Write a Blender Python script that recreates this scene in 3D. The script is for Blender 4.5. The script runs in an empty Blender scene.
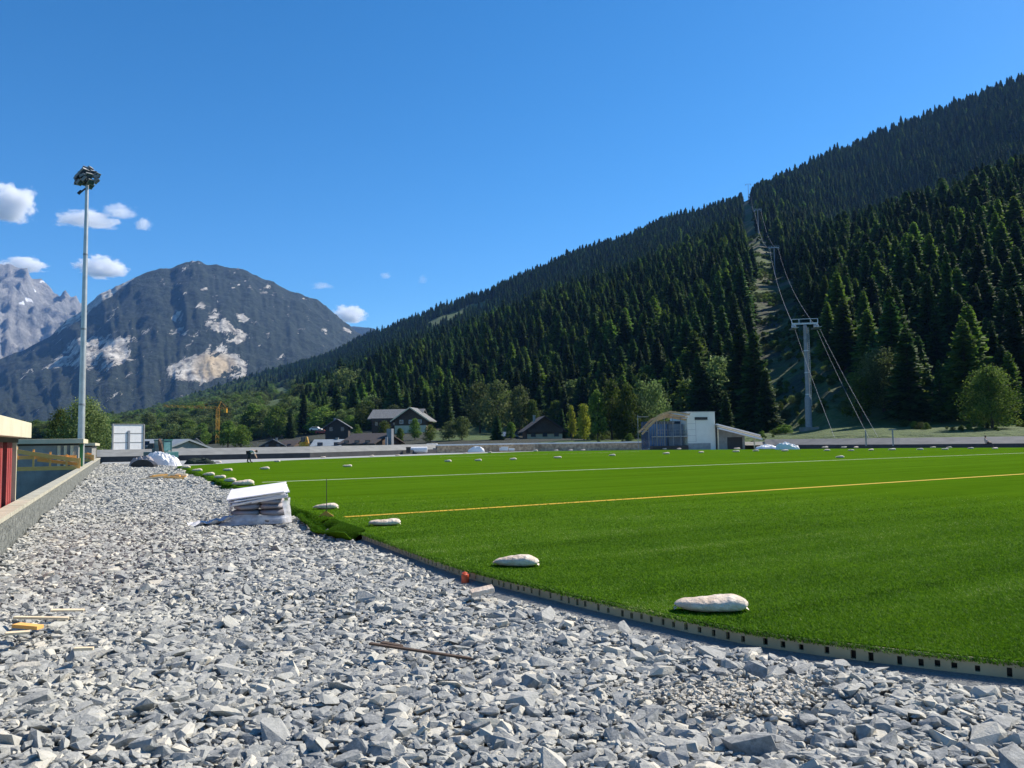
import bpy, bmesh, math, random
import numpy as np
from mathutils import Vector, Matrix
R = math.radians
random.seed(5); rng = np.random.default_rng(7)
scene = bpy.context.scene
COL = scene.collection

# ------------------------------------------------------------------ camera
F = 800.0; CZ = 1.7; PITCH = math.atan(56.3/800); ROLL = 0.0144
f0 = Vector((0, math.cos(PITCH), math.sin(PITCH)))
up0 = Vector((0, -math.sin(PITCH), math.cos(PITCH)))
X0 = Vector((1, 0, 0))
RT = X0*math.cos(ROLL) - up0*math.sin(ROLL)
UP = up0*math.cos(ROLL) + X0*math.sin(ROLL)
cam_d = bpy.data.cameras.new('camera'); cam = bpy.data.objects.new('camera', cam_d); COL.objects.link(cam)
cam_d.sensor_width = 36; cam_d.lens = 36*F/1024; cam_d.clip_start = .05; cam_d.clip_end = 60000
m = Matrix((RT, UP, -f0)).transposed().to_4x4(); m.translation = (0, 0, CZ)
cam.matrix_world = m
scene.camera = cam

def ray(px, py):
    return f0 + RT*((px-512)/F) + UP*((384-py)/F)
def G(px, py, z=0.0):                       # where the sight line meets height z
    d = ray(px, py); t = (z-CZ)/d.z
    return Vector((d.x*t, d.y*t, z))
def D(px, py, dist):                        # at a given distance in front
    d = ray(px, py); t = dist/d.y
    return Vector((d.x*t, dist, CZ+d.z*t))
def AE(px, py):
    d = ray(px, py); h = math.hypot(d.x, d.y)
    return math.atan2(d.x, d.y), d.z/h
RTn, UPn, Fn = (np.array(v) for v in (RT, UP, f0))
def proj(P):                                # world -> pixel (numpy N,3)
    q = P - np.array((0, 0, CZ)); w = q@Fn
    return 512+F*(q@RTn)/w, 384-F*(q@UPn)/w

# path frame
AL = math.atan((120-512)/F*-1)
U = Vector((-math.sin(AL), math.cos(AL), 0)); V = Vector((math.cos(AL), math.sin(AL), 0))
def W(u, v, z=0): 
    p = U*u+V*v; return Vector((p.x, p.y, z))

# ------------------------------------------------------------------ helpers
def tag(o, label=None, cat=None, group=None, kind=None):
    if label: o['label'] = label
    if cat: o['category'] = cat
    if group: o['group'] = group
    if kind: o['kind'] = kind
    return o
def empty(name, loc, rz=0, label=None, cat=None, group=None):
    o = bpy.data.objects.new(name, None); COL.objects.link(o)
    o.location = loc; o.rotation_euler = (0, 0, rz); o.empty_display_size = .2
    return tag(o, label, cat, group)
class MB:
    def __init__(s): s.v = []; s.f = []; s.sm = []
    def add(s, vs, fs, smooth=False):
        b = len(s.v); s.v += [tuple(v) for v in vs]; s.f += [tuple(i+b for i in f) for f in fs]; s.sm += [smooth]*len(fs)
        return s
    def box(s, lo, hi, M=None):
        x0, y0, z0 = lo; x1, y1, z1 = hi
        vs = [Vector(p) for p in ((x0,y0,z0),(x1,y0,z0),(x1,y1,z0),(x0,y1,z0),(x0,y0,z1),(x1,y0,z1),(x1,y1,z1),(x0,y1,z1))]
        if M is not None: vs = [M@v for v in vs]
        return s.add(vs, [(0,3,2,1),(4,5,6,7),(0,1,5,4),(1,2,6,5),(2,3,7,6),(3,0,4,7)])
    def bar(s, a, b, w, h, up=Vector((0,0,1))):      # rectangular beam
        a = Vector(a); b = Vector(b); d = (b-a).normalized()
        r = d.cross(up)
        if r.length < 1e-4: r = d.cross(Vector((1,0,0)))
        r.normalize(); u = r.cross(d)
        vs = [p+r*(sx*w/2)+u*(sz*h/2) for p in (a, b) for sx, sz in ((-1,-1),(1,-1),(1,1),(-1,1))]
        return s.add(vs, [(3,2,1,0),(4,5,6,7),(0,1,5,4),(1,2,6,5),(2,3,7,6),(3,0,4,7)])
    def tube(s, a, b, r0, r1=None, n=10, caps=True):
        a = Vector(a); b = Vector(b); r1 = r0 if r1 is None else r1
        d = (b-a).normalized(); r = d.cross(Vector((0,0,1)))
        if r.length < 1e-3: r = Vector((1,0,0))
        r.normalize(); u = r.cross(d)
        vs = [p+(r*math.cos(t)+u*math.sin(t))*q for p, q in ((a, r0), (b, r1)) for t in [2*math.pi*i/n for i in range(n)]]
        s.add(vs, [(i, (i+1)%n, n+(i+1)%n, n+i) for i in range(n)], True)
        if caps: s.add(vs, [tuple(reversed(range(n))), tuple(range(n, 2*n))])
        return s
    def prism(s, poly, z0, z1):
        n = len(poly)
        vs = [(p[0], p[1], z0) for p in poly]+[(p[0], p[1], z1) for p in poly]
        return s.add(vs, [tuple(reversed(range(n))), tuple(range(n, 2*n))]+[(i, (i+1)%n, n+(i+1)%n, n+i) for i in range(n)])
    def extr(s, prof, a, b, side):           # profile (x along side, z) swept from a to b
        a = Vector(a); b = Vector(b); n = len(prof)
        vs = [p+side*x+Vector((0,0,z)) for p in (a, b) for x, z in prof]
        return s.add(vs, [tuple(reversed(range(n))), tuple(range(n, 2*n))]+[(i, (i+1)%n, n+(i+1)%n, n+i) for i in range(n)])
    def build(s, name, mat, parent=None, bevel=0):
        me = bpy.data.meshes.new(name); me.from_pydata(s.v, [], s.f)
        bm = bmesh.new(); bm.from_mesh(me); bmesh.ops.recalc_face_normals(bm, faces=bm.faces); bm.to_mesh(me); bm.free()
        me.polygons.foreach_set('use_smooth', s.sm)
        me.materials.append(mat); me.update()
        o = bpy.data.objects.new(name, me); COL.objects.link(o)
        if parent: o.parent = parent
        if bevel:
            md = o.modifiers.new('bevel', 'BEVEL'); md.width = bevel; md.segments = 2; md.limit_method = 'ANGLE'
        return o
def npmesh(name, v, f, mat, parent=None, smooth=False, attrs=None, link=True):
    """v (N,3), f (M,k) arrays"""
    me = bpy.data.meshes.new(name); v = np.asarray(v, np.float32); f = np.asarray(f, np.int32); k = f.shape[1]
    me.vertices.add(len(v)); me.vertices.foreach_set('co', v.ravel())
    me.loops.add(f.size); me.loops.foreach_set('vertex_index', f.ravel())
    me.polygons.add(len(f)); me.polygons.foreach_set('loop_start', np.arange(len(f), dtype=np.int32)*k)
    me.polygons.foreach_set('loop_total', np.full(len(f), k, np.int32))
    me.polygons.foreach_set('use_smooth', np.full(len(f), smooth))
    me.update(calc_edges=True)
    for an, arr in (attrs or {}).items():
        a = me.attributes.new(an, 'FLOAT', 'POINT'); a.data.foreach_set('value', np.asarray(arr, np.float32))
    me.materials.append(mat)
    if not link: return me
    o = bpy.data.objects.new(name, me); COL.objects.link(o)
    if parent: o.parent = parent
    return o

# materials
def lin(c): return tuple(((x/255)/12.92 if x/255 <= .04045 else ((x/255+.055)/1.055)**2.4) for x in c)
class NT:
    def __init__(s, name):
        s.m = bpy.data.materials.new(name); s.m.use_nodes = True; s.t = s.m.node_tree; s.t.nodes.clear()
        s.out = s.n('ShaderNodeOutputMaterial')
    def n(s, ty, **kw):
        x = s.t.nodes.new(ty)
        for k, v in kw.items():
            if k.startswith('i_'): 
                x.inputs[k[2:].replace('_', ' ')].default_value = v
            else: setattr(x, k, v)
        return x
    def l(s, a, b): s.t.links.new(a, b)
    def noise(s, vec, scale, detail=4, rough=.6):
        x = s.n('ShaderNodeTexNoise'); x.inputs['Scale'].default_value = scale; x.inputs['Detail'].default_value = detail; x.inputs['Roughness'].default_value = rough
        if vec is not None: s.l(vec, x.inputs['Vector'])
        return x.outputs['Fac']
    def ramp(s, fac, stops):
        x = s.n('ShaderNodeValToRGB'); e = x.color_ramp.elements
        while len(e) < len(stops): e.new(.5)
        for el, (p, c) in zip(e, stops): el.position = p; el.color = (*c, 1) if len(c) == 3 else c
        s.l(fac, x.inputs[0]); return x.outputs[0]
    def mix(s, fac, a, b, mode='MIX'):
        x = s.n('ShaderNodeMix', data_type='RGBA', blend_type=mode)
        for v, i in ((fac, 0), (a, 6), (b, 7)):
            if hasattr(v, 'is_linked'): s.l(v, x.inputs[i])
            elif isinstance(v, (int, float)): x.inputs[i].default_value = v
            else: x.inputs[i].default_value = (*v, 1)
        return x.outputs[2]
    def math(s, op, a, b=None):
        x = s.n('ShaderNodeMath', operation=op)
        for v, i in ((a, 0), (b, 1)):
            if v is None: continue
            if hasattr(v, 'is_linked'): s.l(v, x.inputs[i])
            else: x.inputs[i].default_value = v
        return x.outputs[0]
def mat(name, c, rough=.7, c2=None, scale=3.0, bump=0., bscale=None, metal=0., coord='Object', detail=5, stretch=None, trans=0., spec=None):
    t = NT(name); tc = t.n('ShaderNodeTexCoord'); vec = tc.outputs[coord]
    if stretch:
        mp = t.n('ShaderNodeMapping'); mp.inputs['Scale'].default_value = stretch; t.l(vec, mp.inputs[0]); vec = mp.outputs[0]
    b = t.n('ShaderNodeBsdfPrincipled'); b.inputs['Roughness'].default_value = rough; b.inputs['Metallic'].default_value = metal
    if spec is not None: b.inputs['Specular IOR Level'].default_value = spec
    c2 = c2 or tuple(x*.7 for x in c)
    n1 = t.noise(vec, scale, detail)
    col = t.ramp(n1, [(.35, c2), (.65, c)]); t.l(col, b.inputs['Base Color'])
    if bump:
        bp = t.n('ShaderNodeBump'); bp.inputs['Strength'].default_value = min(1, bump); bp.inputs['Distance'].default_value = .02 if bump <= 1 else .02*bump
        t.l(t.noise(vec, bscale or scale*4, 6), bp.inputs['Height']); t.l(bp.outputs[0], b.inputs['Normal'])
    t.l(b.outputs[0], t.out.inputs[0])
    return t.m
M = {}
M['white'] = mat('white_paint', (.78,.78,.77), .5, (.68,.68,.67), 2)
M['plaster'] = mat('grey_plaster', (.74,.73,.66), .85, (.69,.68,.61), 1.2, .2)
M['cream'] = mat('cream_concrete', (.60,.55,.40), .8, (.50,.46,.33), 1.5, .3)
M['coping'] = mat('pale_coping', (.44,.42,.33), .85, (.34,.32,.25), 2.5, .4)
M['canopy'] = mat('canopy_timber', (.60,.40,.22), .75, (.42,.26,.14), 3, .2)
M['concrete'] = mat('concrete', (.36,.36,.34), .9, (.26,.26,.25), 1.6, .4, 12)
M['pale_concrete'] = mat('pale_concrete', (.22,.225,.215), .9, (.16,.165,.16), .8, .3)
M['dark_wall'] = mat('dark_wall', (.050,.052,.055), .9, (.03,.032,.036), 1.2, .3)
M['red'] = mat('red_cladding', (.34,.05,.045), .55, (.27,.04,.04), 2)
M['dark'] = mat('dark_metal', (.03,.03,.032), .6)
M['black'] = mat('black_plastic', (.015,.015,.016), .5)
M['timber'] = mat('new_timber', (.92,.50,.14), .7, (.82,.40,.10), 4, .2, stretch=(1,1,6))
M['pale_timber'] = mat('pale_timber', (.86,.72,.50), .7, (.70,.54,.34), 4, .2)
M['old_timber'] = mat('weathered_timber', (.10,.062,.04), .85, (.06,.038,.026), 3, .3)
M['steel'] = mat('galvanised_steel', (.50,.53,.55), .45, (.40,.43,.45), 2, metal=.55)
M['grey_steel'] = mat('grey_painted_steel', (.24,.26,.29), .6, (.18,.20,.22), 2, metal=.1)
M['glass'] = mat('dark_glass', (.03,.07,.13), .12, (.02,.045,.09), 1)
M['blue_glass'] = mat('blue_glass', (.04,.14,.34), .25, (.02,.08,.22), .8)
M['green_paint'] = mat('green_paint', (.02,.20,.07), .5)
M['teal'] = mat('teal_paint', (.03,.13,.14), .4)
M['yellow_paint'] = mat('yellow_paint', (.70,.36,.03), .45)
M['orange_paint'] = mat('orange_paint', (.75,.10,.03), .5)
M['slate_roof'] = mat('slate_roof', (.17,.175,.18), .75, (.10,.105,.11), 2, .5)
M['pale_roof'] = mat('pale_metal_roof', (.24,.28,.31), .6, (.19,.22,.25), 1)
M['dark_roof'] = mat('brown_roof', (.055,.042,.038), .8, (.035,.028,.026), 2, .4)
M['rubber'] = mat('tyre_rubber', (.02,.02,.02), .9)
M['bag'] = mat('sandbag_cloth', (.78,.68,.57), .85, (.52,.40,.30), 3.2, 2.2, 7)
M['film'] = mat('plastic_film', (.66,.66,.68), .25, (.5,.5,.54), 5, .5)
M['tarp'] = mat('white_tarpaulin', (.8,.79,.8), .5, (.72,.71,.72), 3, .4)
M['sack'] = mat('grey_sack', (.36,.33,.34), .8, (.26,.24,.25), 4, .6)
M['chalk'] = mat('white_board', (.84,.82,.84), .6, (.78,.76,.78), 3)
M['black_net'] = mat('dark_green_netting', (.02,.035,.025), .95, bump=1, scale=6)
M['bark'] = mat('bark', (.075,.055,.04), .95, (.045,.033,.025), 3, .6)
M['skin'] = mat('skin', (.45,.26,.18), .6)
M['shirt'] = mat('grey_shirt', (.35,.34,.36), .9); M['trousers'] = mat('dark_trousers', (.02,.022,.03), .9)
M['white_shirt'] = mat('pale_shirt', (.6,.58,.58), .9)
M['red_brick'] = mat('reddish_paint', (.45,.09,.07), .7)
# ------------------------------------------------------------------ sky and sun
SAZ, SEL = R(60), R(42)       # azimuth from +Y towards +X, elevation
w = bpy.data.worlds.new('World'); scene.world = w; w.use_nodes = True
nt = w.node_tree; nt.nodes.clear()
sky = nt.nodes.new('ShaderNodeTexSky'); sky.sky_type = 'NISHITA'; sky.sun_disc = False
sky.sun_elevation = SEL; sky.sun_rotation = SAZ; sky.altitude = 1400; sky.air_density = 1.0; sky.dust_density = .5; sky.ozone_density = 2.2
bg = nt.nodes.new('ShaderNodeBackground'); bg.inputs[1].default_value = .074
hs = nt.nodes.new('ShaderNodeHueSaturation'); hs.inputs['Saturation'].default_value = 1.36; hs.inputs['Hue'].default_value = .493
wo = nt.nodes.new('ShaderNodeOutputWorld')
nt.links.new(sky.outputs[0], hs.inputs['Color']); gmn = nt.nodes.new('ShaderNodeGamma'); gmn.inputs[1].default_value = 1.14
nt.links.new(hs.outputs[0], gmn.inputs[0]); nt.links.new(gmn.outputs[0], bg.inputs[0]); nt.links.new(bg.outputs[0], wo.inputs[0])
sd = bpy.data.lights.new('sun', 'SUN'); sd.energy = 5.0; sd.angle = R(.53); sd.color = (1, .92, .80)
so = bpy.data.objects.new('sun', sd); COL.objects.link(so)
sv = Vector((math.sin(SAZ)*math.cos(SEL), math.cos(SAZ)*math.cos(SEL), math.sin(SEL)))
so.rotation_euler = sv.to_track_quat('Z', 'Y').to_euler()
scene.view_settings.view_transform = 'Standard'; scene.view_settings.look = 'None'
scene.view_settings.exposure = 0.8; scene.view_settings.gamma = 1; scene.view_settings.use_curve_mapping = False
scene.cycles.max_bounces = 6; scene.cycles.diffuse_bounces = 2; scene.cycles.glossy_bounces = 2
scene.cycles.transmission_bounces = 2; scene.cycles.transparent_max_bounces = 6; scene.cycles.volume_bounces = 6
scene.cycles.use_denoising = True

# ------------------------------------------------------------------ noise
def vnoise(x, y, seed=0):
    xi = np.floor(x).astype(np.int64); yi = np.floor(y).astype(np.int64); xf = x-xi; yf = y-yi
    def h(a, b):
        n = (a*374761393 + b*668265263 + seed*974711) & 0x7fffffff
        n = ((n ^ (n >> 13))*1274126177) & 0x7fffffff
        return ((n ^ (n >> 16)) & 0xffff)/65535.
    u = xf*xf*(3-2*xf); v = yf*yf*(3-2*yf)
    return (h(xi,yi)*(1-u)+h(xi+1,yi)*u)*(1-v)+(h(xi,yi+1)*(1-u)+h(xi+1,yi+1)*u)*v
def fbm(x, y, oct=5, seed=0, ridge=False):
    s = 0; a = .5; t = 0
    for i in range(oct):
        n = vnoise(x*2**i+i*17.3, y*2**i-i*9.1, seed+i)
        if ridge: n = 1-abs(2*n-1)
        s = s+a*n; t += a; a *= .5
    return s/t

# ------------------------------------------------------------------ terrain as levels of sight-line heights
class Terrain:
    def __init__(s, levels):          # each level: [(px,py,r)...] or [(px,'z',z,r)]
        s.L = []
        for lv in levels:
            A = []
            for q in lv:
                if len(q) == 4: a, _ = AE(q[0], 440); z = q[2]; r = q[3]
                else: a, e = AE(q[0], q[1]); r = q[2]; z = CZ+e*r
                A.append((a, r, z))
            A.sort(); s.L.append(np.array(A))
    def __call__(s, az, r):
        rs = [np.interp(az, A[:,0], A[:,1]) for A in s.L]; zs = [np.interp(az, A[:,0], A[:,2]) for A in s.L]
        z = np.where(r <= rs[0], zs[0], zs[-1])
        for i in range(len(rs)-1):
            t = np.clip((r-rs[i])/(rs[i+1]-rs[i]), 0, 1)
            z = np.where((r > rs[i]) & (r <= rs[i+1]), zs[i]+(zs[i+1]-zs[i])*t, z)
        return z
    def grid(s, az0, az1, na, rr, amp):
        az = np.linspace(az0, az1, na); A, Rr = np.meshgrid(az, rr, indexing='ij')
        z = s(A, Rr); x = np.sin(A)*Rr; y = np.cos(A)*Rr
        z = z+amp(x, y, A, Rr)
        v = np.stack([x, y, z], -1).reshape(-1, 3)
        i = np.arange(na-1)[:, None]*len(rr)+np.arange(len(rr)-1)[None]
        f = np.stack([i, i+len(rr), i+len(rr)+1, i+1], -1).reshape(-1, 4)
        return v, f
hill = Terrain([
    [(-400,'z',-3,90),(400,'z',-3,120),(437,'z',-2.5,132),(540,'z',-.6,140),(640,'z',-.6,137),(765,'z',-.6,126),(900,'z',-.6,114),(1024,'z',-.6,113),(1400,'z',-.6,120)],
    [(-400,'z',-3,130),(300,'z',-3,150),(440,'z',-1.5,150),(560,441,152),(640,440,150),(760,437.8,136),(880,435.5,122),(1024,433.6,121),(1400,428,130)],
    [(-400,447,1200),(0,445,900),(130,442,700),(200,440,500),(300,437,330),(400,428,300),(440,426,300),(500,433,260),(560,438,240),(640,437,215),(760,432,180),(830,425,152),(900,425,150),(1024,423,150),(1400,400,150)],
    [(-400,445,1700),(0,436,1500),(130,420,1350),(200,410,1200),(300,392,1000),(370,374,820),(440,352,720),(500,333,650),(560,314,560),(640,290,520),(735,262,480),(775,283,425),(800,272,425),(830,262,425),(880,243,425),(1024,196,440),(1400,90,440)],
    [(-400,444,1900),(0,434,1800),(130,418,1600),(200,406,1500),(300,386,1400),(370,362,1200),(440,341,1100),(500,325,1000),(560,303,900),(640,277,850),(735,238,800),(758,240,620),(800,240,700),(850,238,860),(880,232,900),(1024,190,900),(1400,80,900)],
    [(-400,442,2300),(0,431,2200),(130,421,2100),(164,407,2100),(219,391,2100),(250,380,2100),(273,373,2100),(300,365,2100),(330,356,2000),(370,338,1900),(400,327,1700),(440,312,1600),(480,301,1550),(500,290,1500),(560,265.5,1400),(600,250.5,1350),(650,232,1350),(700,218,1330),(735,202,1320),(750,196.5,1300),(757,192,1320),(790,177,1400),(860,147,1450),(940,113,1450),(1024,82,1450),(1400,-50,1450)],
    [(-400,'z',-3,3200),(0,'z',-3,3200),(300,'z',60,3200),(600,'z',120,3000),(1024,'z',250,3000),(1400,'z',300,3000)],
])
def hill_amp(x, y, A, r):
    k = np.clip((r-230)/300, 0, 1)
    return k*((fbm(x/90, y/90, 4, 3)-.5)*16+(fbm(x/25, y/25, 2, 9)-.5)*4)*np.clip((2600-r)/600, 0, 1)
def hill_z(x, y):
    x = np.asarray(x, float); y = np.asarray(y, float); A = np.arctan2(x, y); r = np.hypot(x, y)
    return hill(A, r)+hill_amp(x, y, A, r)
rr = np.concatenate([np.linspace(20, 230, 64), np.linspace(234, 700, 110), np.linspace(708, 2200, 170), np.linspace(2250, 3200, 12)])
v, f = hill.grid(R(-75), R(60), 560, rr, hill_amp)

# lift line
def lift_xy(r):   # plan position of the lift line at distance y
    ys = np.array([90, 140, 425, 620, 1300]); P = [D(838, 430, 90), D(808, 428, 140), D(775, 282, 425), D(758.5, 238, 620), D(748.5, 197, 1300)]
    return np.interp(r, ys, [p.x for p in P])
def corridor(x, y):    # signed: <0 inside clearing
    lx = lift_xy(y); dx = x-lx
    wl = np.interp(y, [120, 200, 300, 620, 1300], [15, 12, 12, 13, 12]); wr = np.interp(y, [120, 220, 425, 620, 1300], [13, 6, 7, 3, 2.5])
    return np.where(dx < 0, -dx-wl, dx-wr)
def ell(px, py, cx, cy, rx, ry, a=0):
    c, s_ = math.cos(R(a)), math.sin(R(a)); dx = px-cx; dy = py-cy
    return ((dx*c+dy*s_)/rx)**2+((-dx*s_+dy*c)/ry)**2
MEADOWS = [(270,412,12,20,25),(284,394,11,12,0),(318,404,9,4,-10),(300,430,18,4,0),(160,422,14,4,-10),(452,318,34,9,-28),(425,322,20,8,-20),(480,308,16,7,-30),(402,330,12,6,-10),(240,432,18,5,0),(480,432,34,9,0),(445,436,18,6,0),(575,432,12,7,0),
           (190,400,16,4,-15),(212,424,10,4,0),(120,424,10,3,0)]
def meadow(P):
    px, py = proj(P); mn = np.full(len(P), 9.)
    for q in MEADOWS: mn = np.minimum(mn, ell(px, py, *q))
    return mn
r_ = np.hypot(v[:,0], v[:,1])
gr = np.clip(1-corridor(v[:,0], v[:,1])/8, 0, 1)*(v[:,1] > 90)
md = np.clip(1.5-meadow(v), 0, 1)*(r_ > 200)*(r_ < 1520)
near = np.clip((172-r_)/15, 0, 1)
gr = gr*np.where(v[:,1] < 400, .52, np.where(v[:,1] < 900, .64, .8))  # cover cut most low in the clearing: dark ground colour stands in for shade
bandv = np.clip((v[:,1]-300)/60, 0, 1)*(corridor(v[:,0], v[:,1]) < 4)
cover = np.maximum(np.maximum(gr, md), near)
t = NT('hillside'); tc = t.n('ShaderNodeTexCoord'); at = t.n('ShaderNodeAttribute', attribute_name='cover')
vec = tc.outputs['Object']; bn = t.n('ShaderNodeAttribute', attribute_name='band')
g1 = t.ramp(t.noise(vec, .30, 9, .75), [(.3, (.020,.042,.008)), (.5, (.050,.088,.014)), (.7, (.095,.115,.032))])
mp = t.n('ShaderNodeMapping'); mp.inputs['Scale'].default_value = (.012, .012, .16); t.l(vec, mp.inputs[0])
band = t.noise(mp.outputs[0], 1, 4, .6)
g2 = t.mix(t.math('MULTIPLY', t.ramp(band, [(.52, (0,0,0)), (.60, (1,1,1))]), t.math('MULTIPLY', bn.outputs['Fac'], .7)), g1, (.125,.105,.08))
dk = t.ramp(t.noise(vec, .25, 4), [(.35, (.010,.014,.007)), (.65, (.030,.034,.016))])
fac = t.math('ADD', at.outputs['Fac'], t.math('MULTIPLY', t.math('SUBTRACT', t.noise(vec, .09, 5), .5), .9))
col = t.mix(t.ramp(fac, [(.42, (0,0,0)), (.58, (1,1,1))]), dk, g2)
b = t.n('ShaderNodeBsdfPrincipled'); b.inputs['Roughness'].default_value = .95; t.l(col, b.inputs['Base Color'])
bp = t.n('ShaderNodeBump'); bp.inputs['Distance'].default_value = 1.2; t.l(t.noise(vec, .5, 6), bp.inputs['Height']); t.l(bp.outputs[0], b.inputs['Normal'])
t.l(b.outputs[0], t.out.inputs[0])
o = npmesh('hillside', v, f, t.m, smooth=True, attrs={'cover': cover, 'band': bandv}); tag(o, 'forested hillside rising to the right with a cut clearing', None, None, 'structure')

# valley floor as one sheet out to the horizon
s = MB(); s.add([(-30000,-3000,-3.6),(30000,-3000,-3.6),(30000,40000,-3.6),(-30000,40000,-3.6)], [(0,1,2,3)])
tag(s.build('ground', mat('valley_ground', (.06,.08,.03), .95, (.035,.05,.02), .02)), None, None, None, 'structure')

# ------------------------------------------------------------------ mountains
def mountain(name, levels, az0, az1, na, rr, amp, material, attr):
    T = Terrain(levels); v, f = T.grid(az0, az1, na, rr, amp); px, py = proj(v)
    o = npmesh(name, v, f, material, smooth=True, attrs=attr(v, px, py)); o['kind'] = 'structure'; return o
def mt_amp(x, y, A, r):
    k = np.clip((r-2500)/300, 0, 1)*np.clip((4300-r)/150, .12, 1)
    a = (fbm(A*38+r/1500, r/900, 5, 21, True)-.5)*42+(fbm(A*150+r/700, r/260, 4, 61, True)-.5)*16       # gullies running downhill
    return k*(a+(fbm(x/120, y/120, 5, 5)-.5)*50)
crest = [(-500,415),(-200,400),(-60,385),(0,362),(25,350),(50,336),(80,312),(104,294),(130,283),(145,276),(160,272),(174,270),(186,264),(198,262.5),(215,266),(240,270),(262,279),(285,289),(300,293),(318,302),(332,313),(342,322),(356,333),(375,345),(410,362),(520,390),(700,430)]
def sh(pts, r, dy=0, sq=1): return [(x, 440-(440-y-dy)*sq, r) for x, y in pts]
def rocks(v, px, py):
    R_ = [(100,352,40,19,-6),(72,360,24,8,-10),(206,366,42,15,-8),(222,362,24,17,0),(180,368,18,11,-25),(236,372,14,9,0),
          (98,300,34,4.5,-34),(122,284,16,3.5,-34),(70,322,24,5,-32),(224,328,18,9,38),(238,336,14,8,35),(212,318,10,12,20),(200,306,6,7,0),(242,318,10,5,40),(188,332,16,6,10),(178,318,7,9,0),
          (214,296,5,4,0),(205,290,6,3,20),(324,330,5,6,-35),(266,336,6,5,0),(195,262,14,4,0),(30,372,16,4,-15),(50,366,14,5,-20),(346,331,5,4,35),(24,378,8,3,-20),(110,340,20,6,0),(300,298,10,2.5,25),(163,300,5,3,0),(180,285,5,2.5,0),(230,282,20,3,15),(258,290,14,2.5,25)]
    S = [1.25,1.1,1.35,1.25,1.15,1.05, 1.9,1.8,.95, .95,.95,.8,.6,.7,.65,.6, .45,.4,.85,.4,.45,.4,.6,.6,.3,.5,.3,.3,.3,.35,.35]
    m_ = np.zeros(len(px))
    for q, s_ in zip(R_, S): m_ = np.maximum(m_, s_*np.clip(1.25-ell(px, py, *q), 0, 1))
    tan = np.clip(1.3-ell(px, py, 214, 366, 22, 14), 0, 1)
    return {'rock': m_, 'tan': tan}
t = NT('mountain_rock_and_forest'); tc = t.n('ShaderNodeTexCoord'); vec = tc.outputs['Object']
ar = t.n('ShaderNodeAttribute', attribute_name='rock'); atn = t.n('ShaderNodeAttribute', attribute_name='tan')
mp = t.n('ShaderNodeMapping'); mp.inputs['Scale'].default_value = (1,.35,.35); mp.inputs['Rotation'].default_value = (0, R(28), 0); t.l(vec, mp.inputs[0])
n1 = t.noise(mp.outputs[0], .022, 10, .74)
base_f = t.math('MULTIPLY', t.math('SUBTRACT', n1, .5), 4.5)
fac = t.math('ADD', t.math('SUBTRACT', t.math('MULTIPLY', ar.outputs['Fac'], .80), .02), base_f)
msk = t.ramp(fac, [(.52, (0,0,0)), (.64, (1,1,1))])
forest = t.ramp(t.noise(vec, .05, 8, .8), [(.38, (.003,.009,.005)), (.52, (.012,.024,.012)), (.66, (.036,.052,.028))])
rk = t.ramp(t.noise(vec, .02, 8, .7), [(.38, (.15,.14,.125)), (.50, (.48,.45,.39)), (.62, (.80,.75,.66))])
rk = t.mix(t.math('MULTIPLY', atn.outputs['Fac'], .8), rk, (.62,.47,.27))
col = t.mix(msk, forest, rk)
b = t.n('ShaderNodeBsdfPrincipled'); b.inputs['Roughness'].default_value = .95; t.l(col, b.inputs['Base Color'])
bp = t.n('ShaderNodeBump'); bp.inputs['Distance'].default_value = 30; bp.inputs['Strength'].default_value = 1; t.l(t.noise(vec, .03, 9, .75), bp.inputs['Height']); t.l(bp.outputs[0], b.inputs['Normal'])
t.l(b.outputs[0], t.out.inputs[0])
mountain('mountain', [[(-500,'z',-3,2300),(700,'z',-3,2300)],
    [(-500,436,2700),(0,430,2700),(120,424,2700),(200,418,2700),(400,420,2700),(700,434,2700)],
    sh(crest, 3300, 0, .52), sh(crest, 4200), [(-500,'z',0,6200),(700,'z',0,6200)]],
    R(-62), R(14), 620, np.concatenate([np.linspace(2300,4300,300), np.linspace(4350,6200,14)]), mt_amp, t.m, rocks)

t = NT('high_rock'); tc = t.n('ShaderNodeTexCoord'); vec = tc.outputs['Object']; asn = t.n('ShaderNodeAttribute', attribute_name='snow')
col = t.ramp(t.noise(vec, .006, 9, .72), [(.3, (.10,.11,.10)), (.5, (.26,.255,.24)), (.7, (.42,.40,.37))])
col = t.mix(t.ramp(t.math('ADD', asn.outputs['Fac'], t.math('MULTIPLY', t.math('SUBTRACT', t.noise(vec, .02, 6, .7), .5), 2.)), [(.55,(0,0,0)),(.62,(1,1,1))]), col, (.85,.86,.88))
b = t.n('ShaderNodeBsdfPrincipled'); b.inputs['Roughness'].default_value = .95; t.l(col, b.inputs['Base Color'])
bp = t.n('ShaderNodeBump'); bp.inputs['Distance'].default_value = 60; t.l(t.noise(vec, .012, 9, .75), bp.inputs['Height']); t.l(bp.outputs[0], b.inputs['Normal'])
t.l(b.outputs[0], t.out.inputs[0])
crest2 = [(-600,300),(-300,240),(-150,262),(-60,250),(-20,266),(0,265),(12,266),(22,272),(34,280),(46,287),(58,296),(70,303),(90,312),(120,330),(200,350),(420,345)]
def m2amp(x, y, A, r):
    k = np.clip((r-5200)/600, 0, 1)*np.clip((7600-r)/200, .2, 1)
    return k*((fbm(A*60+r/3000, r/1500, 6, 31, True)-.5)*200+(fbm(x/190, y/190, 5, 44, True)-.5)*190)
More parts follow.
